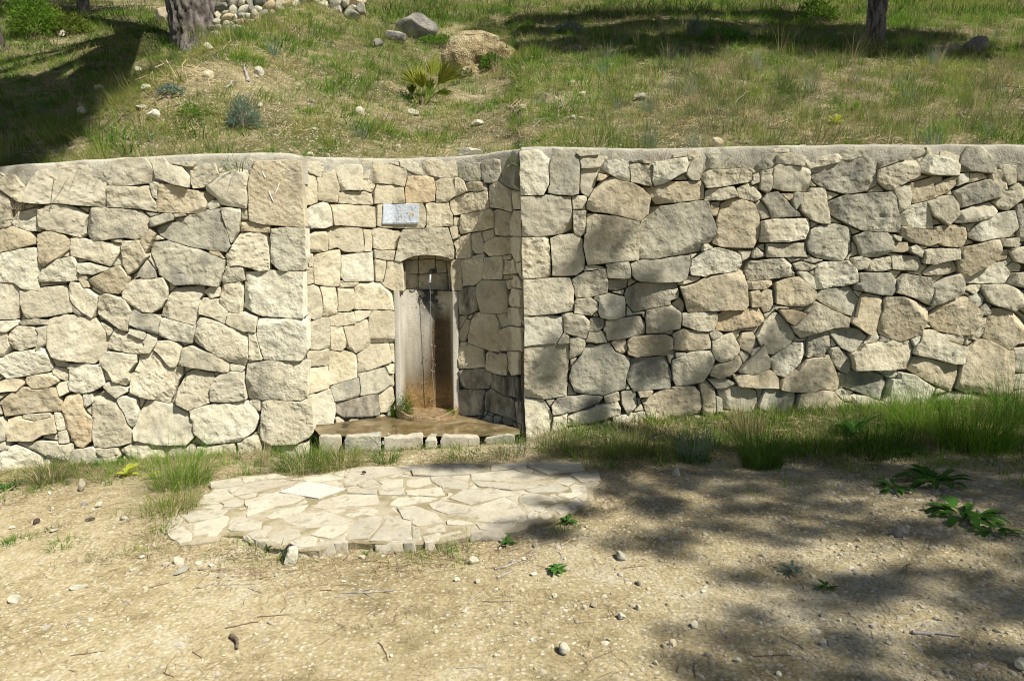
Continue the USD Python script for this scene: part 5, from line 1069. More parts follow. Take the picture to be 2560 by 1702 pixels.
# single tufts one can point at
def one_tuft(px, py, meshes, label, on=None, name='grass_tuft', group=None, cat='grass tuft'):
    p = ground_px(px, py) if on is None else on(px, py)
    x_ = thing(name, label, cat, p, group)
    for nm, m, mt in meshes: obj(nm, m, mt, x_)
    return x_
def mix3(h, sp, seed, mats, n=90, lean=.8, w=.004):
    return [('green_blades', tuft(int(n * 2.2), h * 1.38, sp * 1.35, lean * 1.35, w, seed, 4), mats[0]), ('dry_blades', tuft(n, h, sp * 1.1, lean * 1.5, w * .9, seed + 1, 4), mats[1])]
gf, gd, gy, go, gs, gb = 'grass_fresh', 'grass_deep', 'grass_yellow', 'grass_olive', 'grass_straw', 'blue_grass'
one_tuft(455, 1215, mix3(.36, .13, 201, (gf, gs), 170, .7), 'tall green tuft against the left wall, just left of the apron')
one_tuft(425, 1275, mix3(.17, .12, 203, (gy, gs), 120, .9), 'lower yellow-green tuft at the upper left rim of the apron')
one_tuft(122, 1205, mix3(.24, .08, 205, (go, gs), 110, 1.1, .005), 'dark olive tussock at the wall foot near the left picture edge')
one_tuft(760, 1168, mix3(.22, .13, 207, (gf, gs), 170, .9), 'broad green tuft under the left corner of the niche, on the apron side')
one_tuft(850, 1162, mix3(.20, .13, 209, (gy, gs), 150, 1.1), 'sprawling yellowish tuft beside the left end of the kerb')
one_tuft(662, 1165, [('dry_blades', tuft(70, .34, .035, .35, .0024, 211, 4), gs), ('stalks', tuft(14, .5, .03, .25, .002, 212, 4), 'dead_twig')], 'thin dry grass standing at the corner of the left wall')
one_tuft(965, 1150, mix3(.13, .07, 213, (gf, gs), 80, 1.0), 'small tuft with tiny white flowers in front of the kerb')
one_tuft(1165, 1142, mix3(.12, .09, 215, (gd, gs), 80, 1.1), 'low dark tuft in front of the middle of the kerb')
one_tuft(1275, 1138, mix3(.13, .09, 217, (go, gs), 80, 1.0), 'low olive tuft at the right end of the kerb')
one_tuft(1395, 1120, mix3(.22, .12, 219, (go, gs), 130, .9), 'loose olive tuft at the foot of the right wall near its corner')
one_tuft(1560, 1135, mix3(.26, .14, 221, (go, gf), 160, .8), 'wide tuft at the right wall foot beyond the apron end')
one_tuft(1735, 1150, [('blue_blades', tuft(130, .36, .09, .55, .006, 223, 4), gb), ('green_blades', tuft(110, .26, .11, .9, .005, 224, 4), gd)], 'tall blue-green tuft by the pale stones of the right wall')
one_tuft(1905, 1165, mix3(.38, .09, 225, (gd, go), 170, .55, .0034), 'tall dark upright tuft in the shade below the right wall')
one_tuft(2035, 1130, mix3(.20, .12, 227, (gf, gd), 140, .9), 'medium green tuft in the middle of the right verge')
one_tuft(2190, 1135, mix3(.27, .15, 229, (gd, gf), 190, .8), 'dense green tuft below the long white stone of the right wall')
one_tuft(2290, 1075, mix3(.36, .13, 231, (gf, gy), 190, .6, .0036), 'bright tall tuft hiding the foot of the right wall')
one_tuft(2440, 1120, mix3(.42, .17, 233, (gf, gd), 260, .6, .0036), 'largest lush green tuft at the right picture edge')
one_tuft(2540, 1060, mix3(.48, .12, 235, (gd, go), 160, .4, .003), 'tall thin tuft against the wall at the right picture edge')
one_tuft(1870, 1095, mix3(.34, .07, 237, (gs, go), 90, .45, .0026), 'straw-tipped tuft against the orange-stained wall stone')
for i, (px_, py_, h_, s_, mt) in enumerate(((48, 1352, .075, .085, gf), (160, 1362, .08, .09, gf), (255, 1390, .045, .085, gy), (545, 1380, .035, .07, gf), (140, 1322, .04, .06, go))):
    one_tuft(px_, py_, [('blades', tuft(110, h_, s_, .9, .0042, 241 + i, 3), mt)], ['leftmost small round green tuft on the path', 'second small green tuft on the path, right of the leftmost one', 'low yellow-green patch of grass on the path', 'small fresh grass patch below the left end of the apron', 'tiny olive tuft among pebbles at the left'][i])
one_tuft(40, 520, [('twigs', tuft(140, .13, .07, 1.2, .003, 251), 'dead_twig')], 'grey dried cushion plant growing out of the left wall', on=lambda a, b: left_face.at(np.array([left_face.look(a, b)[0]]), np.array([left_face.look(a, b)[1]]), np.array([0.01]))[0], name='dry_plant', cat='plant')
q = right_face.look(1640, 400); one_tuft(0, 0, [('roots', [tuft(70, .16, .09, 1.5, .0025, 252)][0], 'dead_twig')], 'dead roots hanging from the coping of the right wall', on=lambda a, b: right_face.at(np.array([q[0]]), np.array([q[1]]), np.array([0.03]))[0], name='dry_plant', cat='plant')

# plants with leaves
def leaf(L, w, up, droop, seed=0, fold=0.15):
    s = np.linspace(0, 1, 7); wd = w * np.sin(np.pi * np.clip(s * 0.93 + 0.04, 0, 1)) ** 0.8; xx = L * s; zz = L * (up * s - droop * s * s)
    v = np.concatenate([np.c_[xx, -wd / 2, zz + fold * wd], np.c_[xx, 0 * s, zz], np.c_[xx, wd / 2, zz + fold * wd]]); n = 7; f = []
    for k in range(n - 1):
        for a_, b_ in ((0, n), (n, 2 * n)): f += [[a_ + k, a_ + k + 1, b_ + k + 1], [a_ + k, b_ + k + 1, b_ + k]]
    return v, np.array(f)
def spin(m, a, off=(0, 0, 0)):
    c, s = math.cos(a), math.sin(a); v = m[0]; return np.c_[v[:, 0] * c - v[:, 1] * s + off[0], v[:, 0] * s + v[:, 1] * c + off[1], v[:, 2] + off[2]], m[1]
def rosette(p, n, L, w, up, droop, mat, seed, label, name='leafy_plant', ring=0.0):
    r = np.random.default_rng(seed); x_ = thing(name, label, 'plant', p)
    for k in range(n):
        a = 2.4 * k + r.normal(0, .2); l = L * .8 * r.uniform(.5, 1.15); o = r.uniform(0, ring) if ring else 0
        obj('leaf', spin(leaf(l, w * r.uniform(.8, 1.15), up * r.uniform(.5, 1.4) + .12 * (k % 3), droop * r.uniform(.6, 1.3)), a, (o * math.cos(a), o * math.sin(a), 0.005 + 0.006 * (k % 4))), mat, x_, smooth=True)
    return x_
rosette(ground_px(2335, 1205), 26, .17, .05, .5, .55, 'broad_leaf', 301, 'large dark broad-leaved plant, upper left of the two in the right verge', ring=.1)
rosette(ground_px(2410, 1290), 24, .16, .045, .5, .6, 'broad_leaf', 302, 'broad-leaved plant lower down at the edge of the gravel on the right', ring=.09)
rosette(ground_px(2235, 1225), 16, .12, .03, .3, .4, 'broad_leaf', 303, 'flat dark rosette left of the large broad-leaved plant', ring=.05)
rosette(ground_px(2130, 1090), 14, .20, .055, 1.2, .5, 'broad_leaf', 304, 'upright plant with glossy leaves at the foot of the right wall')
rosette(ground_px(2490, 1330), 16, .11, .03, .35, .45, 'broad_leaf', 305, 'dark rosette near the right picture edge on the gravel', ring=.05)
rosette(ground_px(1978, 1430), 13, .085, .016, .35, .35, 'blue_grass', 306, 'small grey-green star-shaped plant in the dappled gravel')
rosette(ground_px(1390, 1430), 12, .075, .02, .25, .35, 'broad_leaf', 307, 'small green rosette on the path right of the pale stones')
rosette(ground_px(1420, 1308), 14, .085, .022, .35, .4, 'broad_leaf', 308, 'small leafy plant beside the right front of the apron')
rosette(ground_px(1270, 1362), 12, .075, .018, .3, .4, 'broad_leaf', 309, 'small green plant below the right half of the apron')
rosette(ground_px(1150, 1345), 12, .08, .022, .5, .5, 'bush_green', 310, 'bright green weed at the front rim of the apron')
rosette(ground_px(690, 1375), 12, .075, .018, .4, .4, 'broad_leaf', 311, 'dark small-leaved weed left of the white upright stone')
rosette(ground_px(322, 1190), 7, .15, .055, .9, .55, 'yellow_leaf', 312, 'pale yellow broad-leaved plant at the foot of the left wall')
rosette(ground_px(385, 1195), 6, .10, .04, .6, .6, 'yellow_leaf', 313, 'smaller yellow-leaved plant right of the pale yellow one')
rosette(ground_px(15, 1225), 12, .11, .035, .5, .5, 'broad_leaf', 314, 'green weed at the wall foot at the left picture edge', ring=.05)
rosette(ground_px(2065, 1475), 10, .06, .014, .3, .3, 'broad_leaf', 315, 'tiny pale weed in the gravel below the star-shaped plant')
rosette(hill_px(1267, 160), 22, .20, .024, 1.0, .5, 'grass_fresh', 316, 'spiky green rosette on the bank right of the fan palm')
rosette(hill_px(1738, 200), 16, .17, .026, .8, .5, 'grass_fresh', 317, 'spiky green plant in the middle of the slope')
rosette(hill_px(2130, 278), 12, .13, .045, .7, .6, 'bush_green', 318, 'bright leafy weed on the slope above the right wall')
rosette(hill_px(2090, 312), 6, .10, .05, 1.0, .5, 'yellow_leaf', 319, 'little yellow-green leaf plant close above the right coping')
def shrub(p, rx, rz, n, leafsize, mat, seed, label, name='shrub', stemmat='dead_twig', aspect=.35):
    r = np.random.default_rng(seed); x_ = thing(name, label, 'shrub', p)
    d = r.normal(0, 1, (n, 3)); d[:, 2] = np.abs(d[:, 2]); d /= np.linalg.norm(d, axis=1, keepdims=True); rad = r.uniform(.35, 1, n) ** .6 * (0.75 + 0.5 * meshkit.noise(d * 2.2 + 5, seed))
    c = d * rad[:, None] * [rx, rx, rz]; dr = d + r.normal(0, .6, (n, 3)); dr /= np.linalg.norm(dr, axis=1, keepdims=True); s = np.cross(dr, r.normal(0, 1, (n, 3))); s /= np.linalg.norm(s, axis=1, keepdims=True); L = leafsize * r.uniform(.6, 1.3, n)[:, None]
    v = np.stack([c - dr * L / 2, c + s * L * aspect / 2, c + dr * L / 2, c - s * L * aspect / 2], 1).reshape(-1, 3); o = (np.arange(n) * 4)[:, None, None]
    obj('foliage', (v, (np.array([[0, 1, 2], [0, 2, 3]])[None] + o).reshape(-1, 3)), mat, x_)
    st = [tube([[0, 0, -.03], *(d[k] * [rx, rx, rz] * np.array([[.4], [.85]]))], np.array([.012, .007, .003]) * max(.5, rz), 5) for k in range(0, min(n, 14))]
    obj('stems', join(st), stemmat, x_, smooth=True)
    return x_
shrub(hill_px(610, 318), .16, .26, 700, .10, 'blue_grass', 331, 'grey-green wispy shrub low on the slope left of the niche', aspect=.06)
shrub(hill_px(428, 238), .14, .10, 500, .035, 'blue_grass', 332, 'low blue-grey cushion on the mound below the big trunk')
shrub(hill_px(475, 292), .12, .11, 500, .03, 'bush_green', 333, 'small green cushion plant on the mound')
shrub(hill_px(375, 140), .22, .34, 900, .04, 'grass_olive', 334, 'dark twiggy shrub left below the big pine trunk')
shrub(hill_px(1095, 118), .30, .18, 1200, .04, 'bush_green', 335, 'low dark green bush right of the grey boulder')
shrub(hill_px(1222, 96), .34, .30, 1500, .05, 'grass_olive', 336, 'grey bush overhanging the ochre earth bank')
shrub(hill_px(1228, 176), .20, .22, 900, .05, 'bush_green', 344, 'twiggy bush added to darken the hollow of the ochre bank')  # bush added to stand for the dark inside the hollow
shrub(hill_px(1150, 192), .22, .10, 700, .04, 'grass_olive', 345, 'low dry scrub along the foot of the ochre bank')
shrub(hill_px(1800, 105), .34, .16, 1200, .05, 'broad_leaf', 337, 'low dark green leafy bush on the upper slope')
shrub(hill_px(1735, 100), .12, .32, 500, .12, 'blue_grass', 338, 'upright pale tuft-like shrub beside the dark leafy bush', aspect=.06)
shrub(hill_px(1420, 85), .26, .16, 900, .05, 'blue_grass', 339, 'grey-green low shrub at the shadow edge on the upper slope')
shrub(hill_px(2040, 55), .35, .30, 1100, .06, 'bush_green', 340, 'green bush on the upper slope left of the thin trunk')
q = hill_px(88, 92); shrub(q, .42, .75, 3600, .085, 'bush_green', 341, 'rounded bright green bush between the two left trunks', aspect=.2)
shrub(hill_px(175, 85), .40, .36, 2200, .06, 'gorse', 342, 'gorse bush with yellow flowers behind the left shade')
shrub(hill_px(125, 70), .35, .40, 1800, .06, 'gorse', 343, 'second yellow-flowering bush, left of the first')

# fan palm
pp = hill_px(1050, 262); palm = thing('fan_palm', 'young dwarf fan palm on the slope above the niche', 'palm', pp); dist = pp[1] - CAM[1]; S = dist / F
def palm_leaf(hx, hy, dy, a0, a1, R, n, tilt, seed):
    r = np.random.default_rng(seed); hub = np.array([(hx - 1050) * S, dy, (262 - hy) * S]); ms = []
    for k in range(n):
        a = math.radians(a0 + (a1 - a0) * k / (n - 1)) + r.normal(0, .03); L = R * S * (0.72 + 0.33 * math.sin(math.pi * (k + .5) / n)) * r.uniform(.9, 1.08); w = .019
        d = np.array([math.cos(a), tilt * (0.6 + .8 * abs(math.sin(a))) + r.normal(0, .10), math.sin(a)]); d /= np.linalg.norm(d); sd = np.cross(d, [0, 1, 0.15]); sd /= np.linalg.norm(sd); nrm = np.cross(sd, d)
        pts = [(0, .25), (.38, 1.0), (.7, .62), (1.0, .04)]; vl = []
        for s_, ww in pts:
            c = d * L * s_ + np.array([0, 0, -0.10 * L * s_ ** 3 * r.uniform(.3, 1.5)]); vl += [c - sd * w * ww / 2, c + nrm * w * ww * .3, c + sd * w * ww / 2]
        f = []
        for q_ in range(3):
            for b_ in (0, 1): i0 = 3 * q_ + b_; f += [[i0, i0 + 1, i0 + 4], [i0, i0 + 4, i0 + 3]]
        ms.append((np.array(vl) + hub, np.array(f)))
    lf_ = obj('leaf', join(ms), 'palm_leaf', palm)
    b = np.array([(hub[0]) * .25, dy * .3, -0.03]); obj('stalk', tube([b, b * .5 + hub * .5 + [0, 0, .01], hub], np.array([.008, .006, .004]), 6), 'palm_leaf', lf_, smooth=True)
palm_leaf(1042, 218, -.05, 50, 154, 72, 30, .45, 1); palm_leaf(1077, 194, .05, 46, 114, 58, 22, .25, 2); palm_leaf(1095, 215, -.02, 16, 80, 76, 26, -.25, 3); palm_leaf(1060, 226, -.08, 70, 140, 46, 18, -.35, 7)
palm_leaf(1089, 238, -.06, -6, 22, 44, 12, -.3, 4); palm_leaf(1074, 228, .02, 55, 128, 34, 14, -.1, 5); palm_leaf(1030, 236, .04, 60, 125, 36, 12, .3, 6)
obj('crown_base', tube([[0.01, 0, -.05], [0.015, 0, .05], [.02, 0, .09]], np.array([.03, .028, .012]), 8), 'brown_wood', palm, smooth=True)

# ---------------------------------------------------------------- pines
def bark_trunk(path, radii, seed, nth=72, dz=0.03, crack=0.05, flare=0.0):
    p = np.asarray(path, float); seg = np.r_[0, np.cumsum(np.linalg.norm(np.diff(p, axis=0), axis=1))]; L = seg[-1]; s = np.arange(0, L, dz)
    c = np.stack([np.interp(s, seg, p[:, k]) for k in range(3)], 1); R = np.interp(s, seg, radii); th = np.arange(nth) * 2 * np.pi / nth
    S_, TH = np.meshgrid(s, th, indexing='ij'); RR = np.repeat(R[:, None], nth, 1); q = np.stack([np.cos(TH) * RR * 15, np.sin(TH) * RR * 15, S_ * 2.6], -1)
    warp = meshkit.fbm(q * 1.3, 3, seed) ; n1 = meshkit.fbm(q + warp[..., None] * .8, 3, seed + 3); rid = np.abs(n1 - 0.5) * 2
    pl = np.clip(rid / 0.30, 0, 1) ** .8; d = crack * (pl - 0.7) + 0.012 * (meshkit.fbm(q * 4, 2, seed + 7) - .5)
    RR = RR * (1 + flare * np.exp(-S_ / 0.28) * (0.7 + 0.5 * np.cos(3 * TH + seed))) + d * np.minimum(1, RR / .18)
    v = np.stack([c[:, None, 0] + RR * np.cos(TH), c[:, None, 1] + RR * np.sin(TH), np.repeat(c[:, None, 2], nth, 1)], -1).reshape(-1, 3)
    i, j = np.meshgrid(np.arange(len(s) - 1), np.arange(nth), indexing='ij'); k2 = (j + 1) % nth; qd = np.stack([i * nth + j, i * nth + k2, (i + 1) * nth + k2, (i + 1) * nth + j], -1).reshape(-1, 4)
    return v, np.vstack([qd[:, [0, 1, 2]], qd[:, [0, 2, 3]]]), pl.ravel()
def needle_cluster(n, R, L, w, seed):
    r = np.random.default_rng(seed); d = r.normal(0, 1, (n, 3)); d /= np.linalg.norm(d, axis=1, keepdims=True); c = d * R * r.uniform(.1, 1, n)[:, None]; e = d + r.normal(0, .5, (n, 3)) + [0, 0, .25]; e /= np.linalg.norm(e, axis=1, keepdims=True)
    s = np.cross(e, r.normal(0, 1, (n, 3))); s /= np.linalg.norm(s, axis=1, keepdims=True); l = L * r.uniform(.6, 1.2, n)[:, None]
    return np.stack([c - s * w / 2, c + s * w / 2, c + e * l], 1).reshape(-1, 3), np.arange(3 * n).reshape(-1, 3)
NC = [needle_cluster(46, .16, .14, .019, 401 + k) for k in range(4)]
def pine(base, top, r0, r1, crown, seed, label, cs=1.0, bend=0.0, detail=False, bark='bark', flare=0.0, group=None):
    """crown: list of (centre, radii, clusters) in world coordinates."""
    r = np.random.default_rng(seed); base, top = np.array(base, float), np.array(top, float); x_ = thing('pine_tree', label, 'tree', base, group)
    k = np.linspace(0, 1, 9)[:, None]; path = (top - base) * k + np.array([bend, 0, 0]) * np.sin(k * np.pi); path[0, 2] -= 0.25
    rad = np.interp(k[:, 0], [0, 1], [r0, r1])
    v_, f_, pl_ = bark_trunk(path, rad, seed, nth=96, dz=.022, crack=.055, flare=flare) if detail else bark_trunk(path, rad, seed, nth=28, dz=.12, crack=.02)
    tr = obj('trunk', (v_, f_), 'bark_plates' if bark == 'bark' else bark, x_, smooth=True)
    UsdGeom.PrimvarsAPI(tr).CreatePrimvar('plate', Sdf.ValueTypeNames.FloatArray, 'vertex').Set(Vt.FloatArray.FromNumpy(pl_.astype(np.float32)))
    P = []
    for ci, (c, R, n) in enumerate(crown):
        c = np.array(c, float) - base; hz = np.clip((c[2] - 0.6 * np.hypot(c[0] - path[-1, 0], c[1])) / path[-1, 2], .3, .97); st = np.array([np.interp(hz, k[:, 0], path[:, q_]) for q_ in range(3)])
        mid = (st + c) / 2 + r.normal(0, .15, 3) + [0, 0, -.1]; lr = np.interp(hz, [0, 1], [r0, r1]) * .45
        if n > 40 or ci % 5 == 0: obj('limb', tube([st, st * .6 + mid * .4, mid, c * .6 + mid * .4, c], np.array([1, .8, .6, .4, .2]) * (max(lr, .02) if cs > .6 else .013), 7), bark, x_, smooth=True)
        d = r.normal(0, 1, (n, 3)); d /= np.linalg.norm(d, axis=1, keepdims=True); rr = r.uniform(.15, 1, n)[:, None] ** .5 * (.7 + .6 * meshkit.noise(d * 1.7 + 3, seed))[:, None]; P.append(c + d * rr * np.array(R))
    P = np.vstack(P); n = len(P)
    vs = []
    for i in range(n):
        a_ = r.uniform(0, 6.283); c_, s_ = math.cos(a_), math.sin(a_); v = NC[i % 4][0] * (cs * r.uniform(.8, 1.5)) * [1, 1, (-1) ** i]; vs.append(np.c_[v[:, 0] * c_ - v[:, 1] * s_, v[:, 0] * s_ + v[:, 1] * c_, v[:, 2]] + P[i])
    v = np.vstack(vs); obj('crown', (v, np.arange(len(v)).reshape(-1, 3)), 'needles', x_, kind='stuff')
    return x_
b = hill_px(490, 112); dd = b[1] - CAM[1]
def over(land, h):                           # the point h metres above a spot, on its way to the sun
    return np.array(land, float) + SUN / SUN[2] * h
shade = [(over((x_, y_, float(hill_z(x_, y_))), 5.2 + .3 * math.sin(7 * x_ + 3 * y_)), (.52, .5, .35), 190) for x_, y_ in ((-4.55, .5), (-4.65, 1.2), (-4.7, 2.0), (-5.4, 1.1), (-5.5, 2.0), (-4.85, 2.8), (-5.7, 2.9), (-6.4, 2.2), (-5.0, 3.6), (-6.0, 3.8), (-6.9, 3.3), (-7.6, 4.3), (-6.6, 4.7), (-5.3, 4.6), (-7.2, 2.6), (-7.2, 5.7), (-8.2, 5.1), (-6.0, 5.7), (-8.6, 6.2))]
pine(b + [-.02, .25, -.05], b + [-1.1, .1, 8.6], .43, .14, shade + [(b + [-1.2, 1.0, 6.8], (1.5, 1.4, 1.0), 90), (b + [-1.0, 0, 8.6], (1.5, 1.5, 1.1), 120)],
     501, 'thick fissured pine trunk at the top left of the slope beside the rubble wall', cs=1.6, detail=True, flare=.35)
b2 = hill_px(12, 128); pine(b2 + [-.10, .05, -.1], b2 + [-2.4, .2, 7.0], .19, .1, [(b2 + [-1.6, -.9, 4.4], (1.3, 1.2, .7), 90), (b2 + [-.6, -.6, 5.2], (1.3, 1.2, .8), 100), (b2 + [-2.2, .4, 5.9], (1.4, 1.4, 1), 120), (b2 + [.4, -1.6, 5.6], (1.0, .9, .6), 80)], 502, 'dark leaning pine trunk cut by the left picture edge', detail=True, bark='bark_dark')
b3 = hill_px(2193, 112)
top_shade = [(over((x_, y_, float(hill_z(x_, y_))), 4.6), (R_, .42, .35), int(n_ * 2.4)) for x_, y_, R_, n_ in ((.5, 4.9, .5, 40), (1.4, 5.2, .7, 70), (1.9, 4.2, .5, 60), (2.6, 5.0, .7, 120), (3.6, 4.8, .7, 110), (.9, 6.2, .8, 90), (2.2, 6.4, .8, 90), (3.4, 6.2, .8, 90), (.2, 7.4, .8, 50), (1.6, 7.6, .8, 50), (3.0, 7.6, .8, 50), (4.4, 7.6, .8, 50))]
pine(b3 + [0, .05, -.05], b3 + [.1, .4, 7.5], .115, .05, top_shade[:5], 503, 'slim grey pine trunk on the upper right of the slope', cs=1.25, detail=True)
bx = np.array([7.6, 3.4, float(hill_z(7.6, 3.4))]); pine(bx, bx + [-.3, 0, 7.5], .18, .07, top_shade[5:] + [(over((x_, y_, float(hill_z(x_, y_))), 4.6), (.7, .45, .4), 120) for x_, y_ in ((4.6, 5.3), (5.2, 4.2), (4.6, 6.5), (5.6, 5.6), (4.3, 4.3))], 505, 'pine on the slope just outside the picture on the right, shading its top', cs=1.25)
b4 = hill_px(203, 34); pine(b4 + [0, .1, -.1], b4 + [-.3, .5, 6.5], .13, .07, [(b4 + [0, 0, 4.2], (1.5, 1.4, .8), 120), (b4 + [-.3, .3, 5.6], (1.5, 1.4, 1), 120)], 504, 'thin pale trunk behind the gorse at the upper left')
r = np.random.default_rng(55)
spots = [(-7.0, 14, 7, 'dark pine standing behind the yellow-flowering bushes'), (-4.2, 15, 7, 'dark pine behind the big fissured trunk'), (-11, 17, 8, 'far dark pine deep in the shade at the upper left'), (8.0, 12, 7, 'pine far up the slope on the right')]
for k, (x_, y_, h_, lb) in enumerate(spots):
    bb = np.array([x_, y_, hill_z(x_, y_)]); low = 3.0 if y_ > 12 and x_ < -3 else 3.4
    cr = [(bb + [r.uniform(-1.2, 1.2), r.uniform(-1, 1), low + j * .95 + r.uniform(0, .4)], (r.uniform(1.1, 1.6), r.uniform(1.1, 1.5), .75), 60) for j in range(4)]
    pine(bb, bb + [r.uniform(-.5, .5), 0, h_], .16, .07, cr, 510 + k, lb if 'pine' in lb else 'pine standing ' + lb, bark='bark_dark')
# pines by the path outside the picture, whose shade falls on gravel and wall
pc = np.array([6.4, -4.6, 0.3]); cr = []; rs = np.random.default_rng(61)
for x_ in (.55, 1.15, 1.75, 2.35, 2.95, 3.55, 4.15): cr.append((over((x_, -.66 - .06 * x_, .05), 6.3 + rs.uniform(-.4, .4)), (.50, .24, .2), 62)); cr.append((over((x_ + .2, -1.05 - .10 * x_, .05), 6.0 + rs.uniform(-.4, .4)), (.50, .14, .15), 30))
for x_, y_, a_, n_ in ((-.3, -.80, .40, 26), (.2, -.95, .35, 24)): cr.append((over((x_, y_, .05), 6.4 + rs.uniform(-.6, .6)), (a_, .10, .14), n_))
gx, gy = np.meshgrid(np.arange(.1, 4.7, .20), np.arange(-4.4, -.85, .15)); gx = gx.ravel() + rs.uniform(-.12, .12, gx.size); gy = gy.ravel() + rs.uniform(-.08, .08, gy.size)
ua, va = gx * .94 - gy * .34, gx * .34 + gy * .94
dn = .50 * np.exp(-((gy + 1.1 + .12 * gx) / .45) ** 2) * sm(.0, .6, gx) + .36 * sm(-.5, 1.5, gx + .4 * (gy + 2.3)) + 3.2 * fb(ua * .9, va * 2.3, 1.7, 2, 97) + .10
for x_, y_, d_ in zip(gx, gy, dn):
    if d_ > .35: cr.append((over((x_, y_, .05), 6.2 + rs.uniform(-.7, .7)), (rs.uniform(.07, .15), rs.uniform(.03, .06), .06), int(np.clip(2 + 5 * d_, 3, 7))))
for x_, z_, n_ in ((.62, 1.36, 14), (.85, 1.0, 20), (1.1, .72, 18), (.28, .5, 12), (1.45, .42, 12), (1.95, .62, 9), (2.2, .3, 10)): cr.append((over((x_, 0, z_), 5.6 + rs.uniform(-.5, .5)), (.17, .14, .14), n_))
pine(pc, pc + [-.6, -.2, 8.2], .20, .08, cr, 530, 'tall pine by the path right of the picture, casting dappled shade', cs=.48)

# ---------------------------------------------------------------- loose rocks, rubble wall, earth bank
def rock(p, s, seed, mat, label, name='rock', group=None, sub=2, rot=None, cat='rock', sink=.25, cuts=9):
    r = np.random.default_rng(seed); m = trimesh.creation.icosphere(sub, 1.0); v = np.array(m.vertices)
    for k in range(cuts):
        d = r.normal(0, 1, 3); d /= np.linalg.norm(d); o = r.uniform(.42, .85); e = v @ d; v = v - np.where(e > o, e - o, 0)[:, None] * d * .95
    v = v * (1 + .30 * (meshkit.fbm(v * 1.6 + seed, 3, seed)[:, None] - .5)) * np.array(s) / 2
    if sub >= 3: v = v * (1 + (.16 if sub == 3 else .62) * (meshkit.fbm(v * (5 if sub == 3 else 5.5) + seed, 4, seed)[:, None] - .5)) - .0
    a = r.uniform(0, 6.3) if rot is None else rot; v = np.c_[v[:, 0] * math.cos(a) - v[:, 1] * math.sin(a), v[:, 0] * math.sin(a) + v[:, 1] * math.cos(a), v[:, 2]]
    v = v + np.array(p) + [0, 0, s[2] * (.5 - sink)]
    return obj(name, (v, np.array(m.faces)), mat, smooth=28, label=label, category=cat, group=group)
def pxm(px, n): q = ground_px(*px); return q, n * (q[1] - CAM[1]) / F
big = [(727, 1412, 42, 60, 'stone_white', 'white stone standing on end by the front of the apron, beside the black cord'), (1185, 1408, 30, 24, 'stone_cream', 'pale rounded stone on the path in front of the apron'), (2253, 1342, 42, 34, 'boulder', 'blue-grey pointed stone in the shade on the right of the path'), (1411, 1630, 46, 26, 'stone_grey', 'brown-grey flat stone near the bottom of the picture'),
       (1550, 1395, 42, 18, 'stone_grey', 'flat grey stone at the edge of the dappled shade'), (1554, 1546, 36, 15, 'stone_white', 'flat pale stone in the gravel right of centre'), (204, 1228, 30, 34, 'stone_tan', 'upright tan stone at the foot of the left wall'), (1691, 1188, 27, 22, 'stone_white', 'white stone at the shade edge below the right wall'), (2056, 1612, 28, 20, 'stone_grey', 'grey stone at the bottom right in the gravel'), (198, 1470, 40, 12, 'stone_grey', 'flat grey stone sunk in the path at the left'),
       (454, 1430, 50, 14, 'stone_grey', 'long flat stone left of the apron front'), (448, 1408, 30, 22, 'stone_cream', 'upright pale stone behind the long flat stone'), (248, 1266, 28, 16, 'stone_white', 'white stone among weeds near the left wall'), (353, 1396, 20, 11, 'stone_white', 'small white oval pebble left of the apron'), (2551, 1670, 42, 30, 'stone_cream', 'pale stone cut by the lower right picture corner'), (38, 1500, 64, 10, 'stone_grey', 'broad flat stone flush with the path at the left edge')]
for k, (px_, py_, w_, h_, mt, lb) in enumerate(big):
    q, sc = pxm((px_, py_), 1.0); rock(q, (w_ * sc, w_ * sc * .7, h_ * sc * 1.25), 700 + k, mt, lb, sub=3, rot=0 if k in (0, 2) else None, sink=.18)
loose = '''1339,1366,20,12;1142,1452,16,12;1194,1456,18,14;1600,1460,26,20;1486,1513,30,18;1459,1522,22,12;1596,1524,20,16;1737,1566,26,18;1388,1492,14,12;1381,1618,14,11;1680,1614,24,22;1333,1436,24,9;124,1235,12,9;212,1263,20,12;130,1276,14,10;309,1300,22,12;135,1328,22,10;30,1322,18,10;414,1413,20,12;496,1410,18,9;505,1423,18,10;528,1415,18,9;330,1428,16,9;551,1443,24,14;500,1468,24,8;263,1508,12,8;690,1439,14,9;376,1222,14,10;320,1550,10,8;328,1668,12,12;2126,1596,16,16;1772,1640,24,18;1844,1654,24,16;2157,1695,24,18;1947,1688,20,13;2101,1388,14,8;2329,1590,16,9;2099,1552,14,10;2222,1608,18,9;175,1560,18,8;225,1552,18,8;205,1558,14,7;1250,1372,14,9;1310,1400,16,10;1435,1350,14,9;1730,1222,16,9;905,1395,22,12;860,1455,14,8;1000,1440,14,9;640,1585,12,6;800,1530,12,7;1090,1580,14,8;1240,1640,16,10;1290,1560,14,9;1520,1600,16,10;1640,1660,20,12;1900,1560,16,10;2010,1500,14,8;2180,1480,14,8;2400,1500,14,8;2480,1610,18,10;2300,1665,18,10;1330,1600,14,9;1760,1480,16,9;1850,1440,14,8;560,1640,10,6;100,1620,12,6;980,1640,14,8;1040,1540,10,6'''
rr_ = np.random.default_rng(88)
def where(px, py):
    if px < 340: return 'near the left picture edge' if py < 1350 else 'on the bare path at the far left'
    if px < 640: return 'left of the apron front' if py < 1480 else 'on the bare path left of centre'
    if px < 1300: return 'below the apron front' if py < 1480 else 'in the gravel at the bottom centre'
    if px < 1800: return 'beyond the right end of the apron' if py < 1480 else 'in the gravel right of centre'
    return 'in the shaded gravel on the right' if py < 1520 else 'in the gravel at the lower right'
